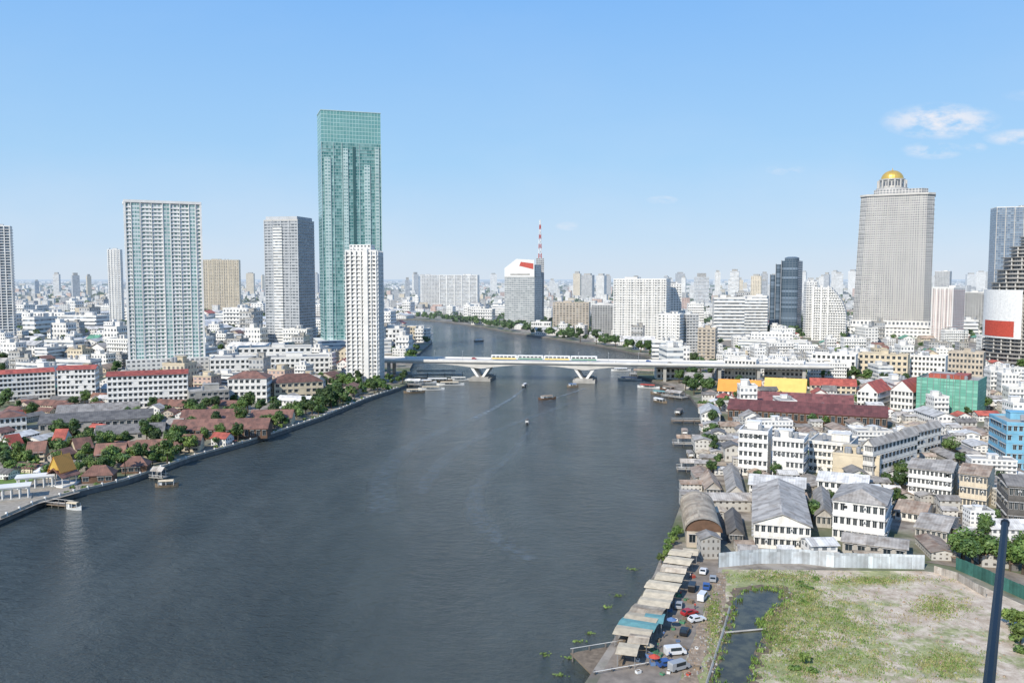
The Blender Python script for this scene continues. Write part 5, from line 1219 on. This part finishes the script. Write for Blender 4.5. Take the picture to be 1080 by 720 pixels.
def person_mesh(shirt,stride=.25):
    v=[(0,0,.95),(0,0,1.15),(0,0,1.38),(0,0,1.5),(0,.02,1.64),(.1,0,.9),(.12,stride,.5),(.12,stride*.6,.06),(.12,stride*.6+.16,.03),(-.1,0,.9),(-.12,-stride*.5,.5),(-.12,-stride*1.3,.08),(-.12,-stride*1.3+.15,.03),(.19,0,1.38),(.24,-.1,1.1),(.22,.06,.85),(-.19,0,1.38),(-.24,.12,1.1),(-.22,.25,.9)]
    e=[(0,1),(1,2),(2,3),(3,4),(0,5),(5,6),(6,7),(7,8),(0,9),(9,10),(10,11),(11,12),(2,13),(13,14),(14,15),(2,16),(16,17),(17,18)]
    rad=[.15,.14,.15,.06,.105,.1,.065,.045,.04,.1,.065,.045,.04,.07,.045,.035,.07,.045,.035]
    me=bpy.data.meshes.new('p'); me.from_pydata(v,e,[]); o=bpy.data.objects.new('p',me); COL.objects.link(o)
    o.modifiers.new('s','SKIN')
    for i,r in enumerate(rad): me.skin_vertices[0].data[i].radius=(r,r)
    me.skin_vertices[0].data[0].use_root=True
    sb=o.modifiers.new('u','SUBSURF'); sb.levels=1
    dg=bpy.context.evaluated_depsgraph_get(); me2=bpy.data.meshes.new_from_object(o.evaluated_get(dg)); bpy.data.objects.remove(o)
    for m_ in (M['skin'],shirt,M['denim'],M['hair']): me2.materials.append(m_)
    for p in me2.polygons:
        c=p.center; p.material_index=3 if c.z>1.68 or (c.z>1.58 and c.y<-.03) else 0 if c.z>1.46 else (0 if abs(c.x)>.2 and c.z<1.15 else 1 if c.z>.95 else 2 if c.z>.12 else 3)
    return me2
try:
    for i,(px,py,sn,ro) in enumerate([(708,640,'whitec',1),(718,629,'redc',2.2),(700,672,'bluec',.3),(694,684,'greenc',4),(728,610,'whitec',5),(733,642,'redc',0),(706,694,'bluec',2)]):
        p=P(px,py,2.03); o=bpy.data.objects.new('person',person_mesh(M[sn],.1+.05*i)); COL.objects.link(o); o.location=(p.x,p.y,2.04); o.rotation_euler=(0,0,ro)
        tag(o,'person in %s shirt and dark trousers walking in the market, %s from far end'%({'whitec':'white','redc':'red','bluec':'blue','greenc':'green'}[sn],ordn(i+1)),'person','people walking in the market')
except Exception as ex: print('person fail',ex)
hy=[(600,694),(622,668),(575,690),(610,676),(640,640),(652,628),(668,600),(590,712)]
for i,(px,py) in enumerate(sorted(hy)):
    p=P(px,py,0); mb=MB()
    for k in range(40):
        a=R.uniform(0,6.28); q=R.random()*R.uniform(.5,1.6); c_=Vector((p.x+q*1.6*math.cos(a),p.y+q*math.sin(a),.05+R.random()*.2)); s=.18; n=Vector((R.uniform(-.6,.6),R.uniform(-.6,.6),1)).normalized(); u=n.orthogonal()*s; w_=n.cross(u); mb.poly([c_-u,c_-w_,c_+u,c_+w_])
    tag(mb.build('water_hyacinth',[M['leaf_light']]),'small floating clump of water hyacinth, %s from left near right bank'%ordn(i+1),'water plant','floating water hyacinth clumps')
# near post
ra=ray(1060,552); rb_=ray(1043,720)
a_=Vector((0,0,CH))+ra*9.0; b_=Vector((0,0,CH))+rb_*6.0; dd=(b_-a_)
o0=b_+dd*.5
root=thing('metal_post','near-black metal post leaning close to the camera at lower right','post',o0,0)
mb=MB(); mb.bar(dd*0,a_-o0,.043,8,r1=.036); mb.build('shaft',[M['navy']],root)
mb=MB(); mb.bar(a_-o0,a_-o0-dd.normalized()*.04,.045,8); mb.build('cap',[M['navy']],root)
# ---------------------------------------------------------------- light and sky
sd=Vector((-0.50,-0.72,0.66)).normalized()
sl=bpy.data.lights.new('sun','SUN'); sl.energy=5.0; sl.angle=math.radians(.5); sl.color=(1,.935,.825)
so=bpy.data.objects.new('sun',sl); COL.objects.link(so); so.rotation_euler=sd.to_track_quat('Z','Y').to_euler()
wd=bpy.data.worlds.new('World'); S.world=wd; wd.use_nodes=True; nt=wd.node_tree; nt.nodes.clear()
skyt=N(nt,'ShaderNodeTexSky'); skyt.sky_type='NISHITA'; skyt.sun_disc=False; skyt.sun_elevation=math.asin(sd.z); skyt.sun_rotation=math.atan2(sd.x,sd.y)
tc=N(nt,'ShaderNodeTexCoord'); sp=N(nt,'ShaderNodeSeparateXYZ'); nt.links.new(tc.outputs['Generated'],sp.inputs[0])
rp=N(nt,'ShaderNodeValToRGB'); cr_=rp.color_ramp; nt.links.new(sp.outputs[2],rp.inputs[0])
SC=10.0
st=[(0,(.70,.81,.94)),(.04,(.58,.76,.96)),(.13,(.395,.67,.98)),(.33,(.215,.50,.98)),(1,(.09,.25,.66))]
cr_.elements[0].position=st[0][0]; cr_.elements[0].color=(*st[0][1],1); cr_.elements[1].position=1; cr_.elements[1].color=(*st[-1][1],1)
for p_,c_ in st[1:-1]:
    e=cr_.elements.new(p_); e.color=(*c_,1)
base=MIX(nt,1.0,rp.outputs[0],(SC,SC,SC),'MULTIPLY')
col=MIX(nt,.9,skyt.outputs[0],base)
yy=MATH(nt,'MAXIMUM',sp.outputs[1],.05); u=MATH(nt,'DIVIDE',sp.outputs[0],yy); v=MATH(nt,'DIVIDE',sp.outputs[2],yy)
fr=MATH(nt,'GREATER_THAN',sp.outputs[1],.05)
cb=N(nt,'ShaderNodeCombineXYZ'); nt.links.new(u,cb.inputs[0]); nt.links.new(MATH(nt,'MULTIPLY',v,2.2),cb.inputs[1])
nz=noise(nt,26,6,cb.outputs[0],.62); nzl=noise(nt,3.0,5,cb.outputs[0],.55)
tot=None
for (px,py,rx,ry,k) in [(985,131,66,20,.9),(978,161,36,10,.7),(1072,148,45,10,.7),(1022,158,14,6,.4),(825,181,22,6,.4),(697,212,18,5,.45),(600,239,16,5,.4),(1085,105,40,8,.25)]:
    cu,cv=(px-540)/F,(293-py)/F
    a=MATH(nt,'DIVIDE',MATH(nt,'SUBTRACT',u,cu),rx/F); b=MATH(nt,'DIVIDE',MATH(nt,'SUBTRACT',v,cv),ry/F)
    r2=MATH(nt,'ADD',MATH(nt,'MULTIPLY',a,a),MATH(nt,'MULTIPLY',b,b))
    g_=MATH(nt,'SUBTRACT',1.0,r2,clamp=True)
    g_=MATH(nt,'MULTIPLY',MATH(nt,'MULTIPLY',g_,mapr(nt,nz,.40,.62,0,1)),k)
    tot=g_ if tot is None else MATH(nt,'MAXIMUM',tot,g_)
veil=MATH(nt,'MULTIPLY',mapr(nt,nzl,.45,.75,0,.2),mapr(nt,v,.02,.2,1,.2))
tot=MATH(nt,'MULTIPLY',MATH(nt,'ADD',tot,veil),fr,clamp=True)
col=MIX(nt,tot,col,(.92*SC,.90*SC,.93*SC))
bg=N(nt,'ShaderNodeBackground'); nt.links.new(col,bg.inputs[0]); bg.inputs[1].default_value=.1
o=N(nt,'ShaderNodeOutputWorld'); nt.links.new(bg.outputs[0],o.inputs[0])
print('objects',len(bpy.data.objects))
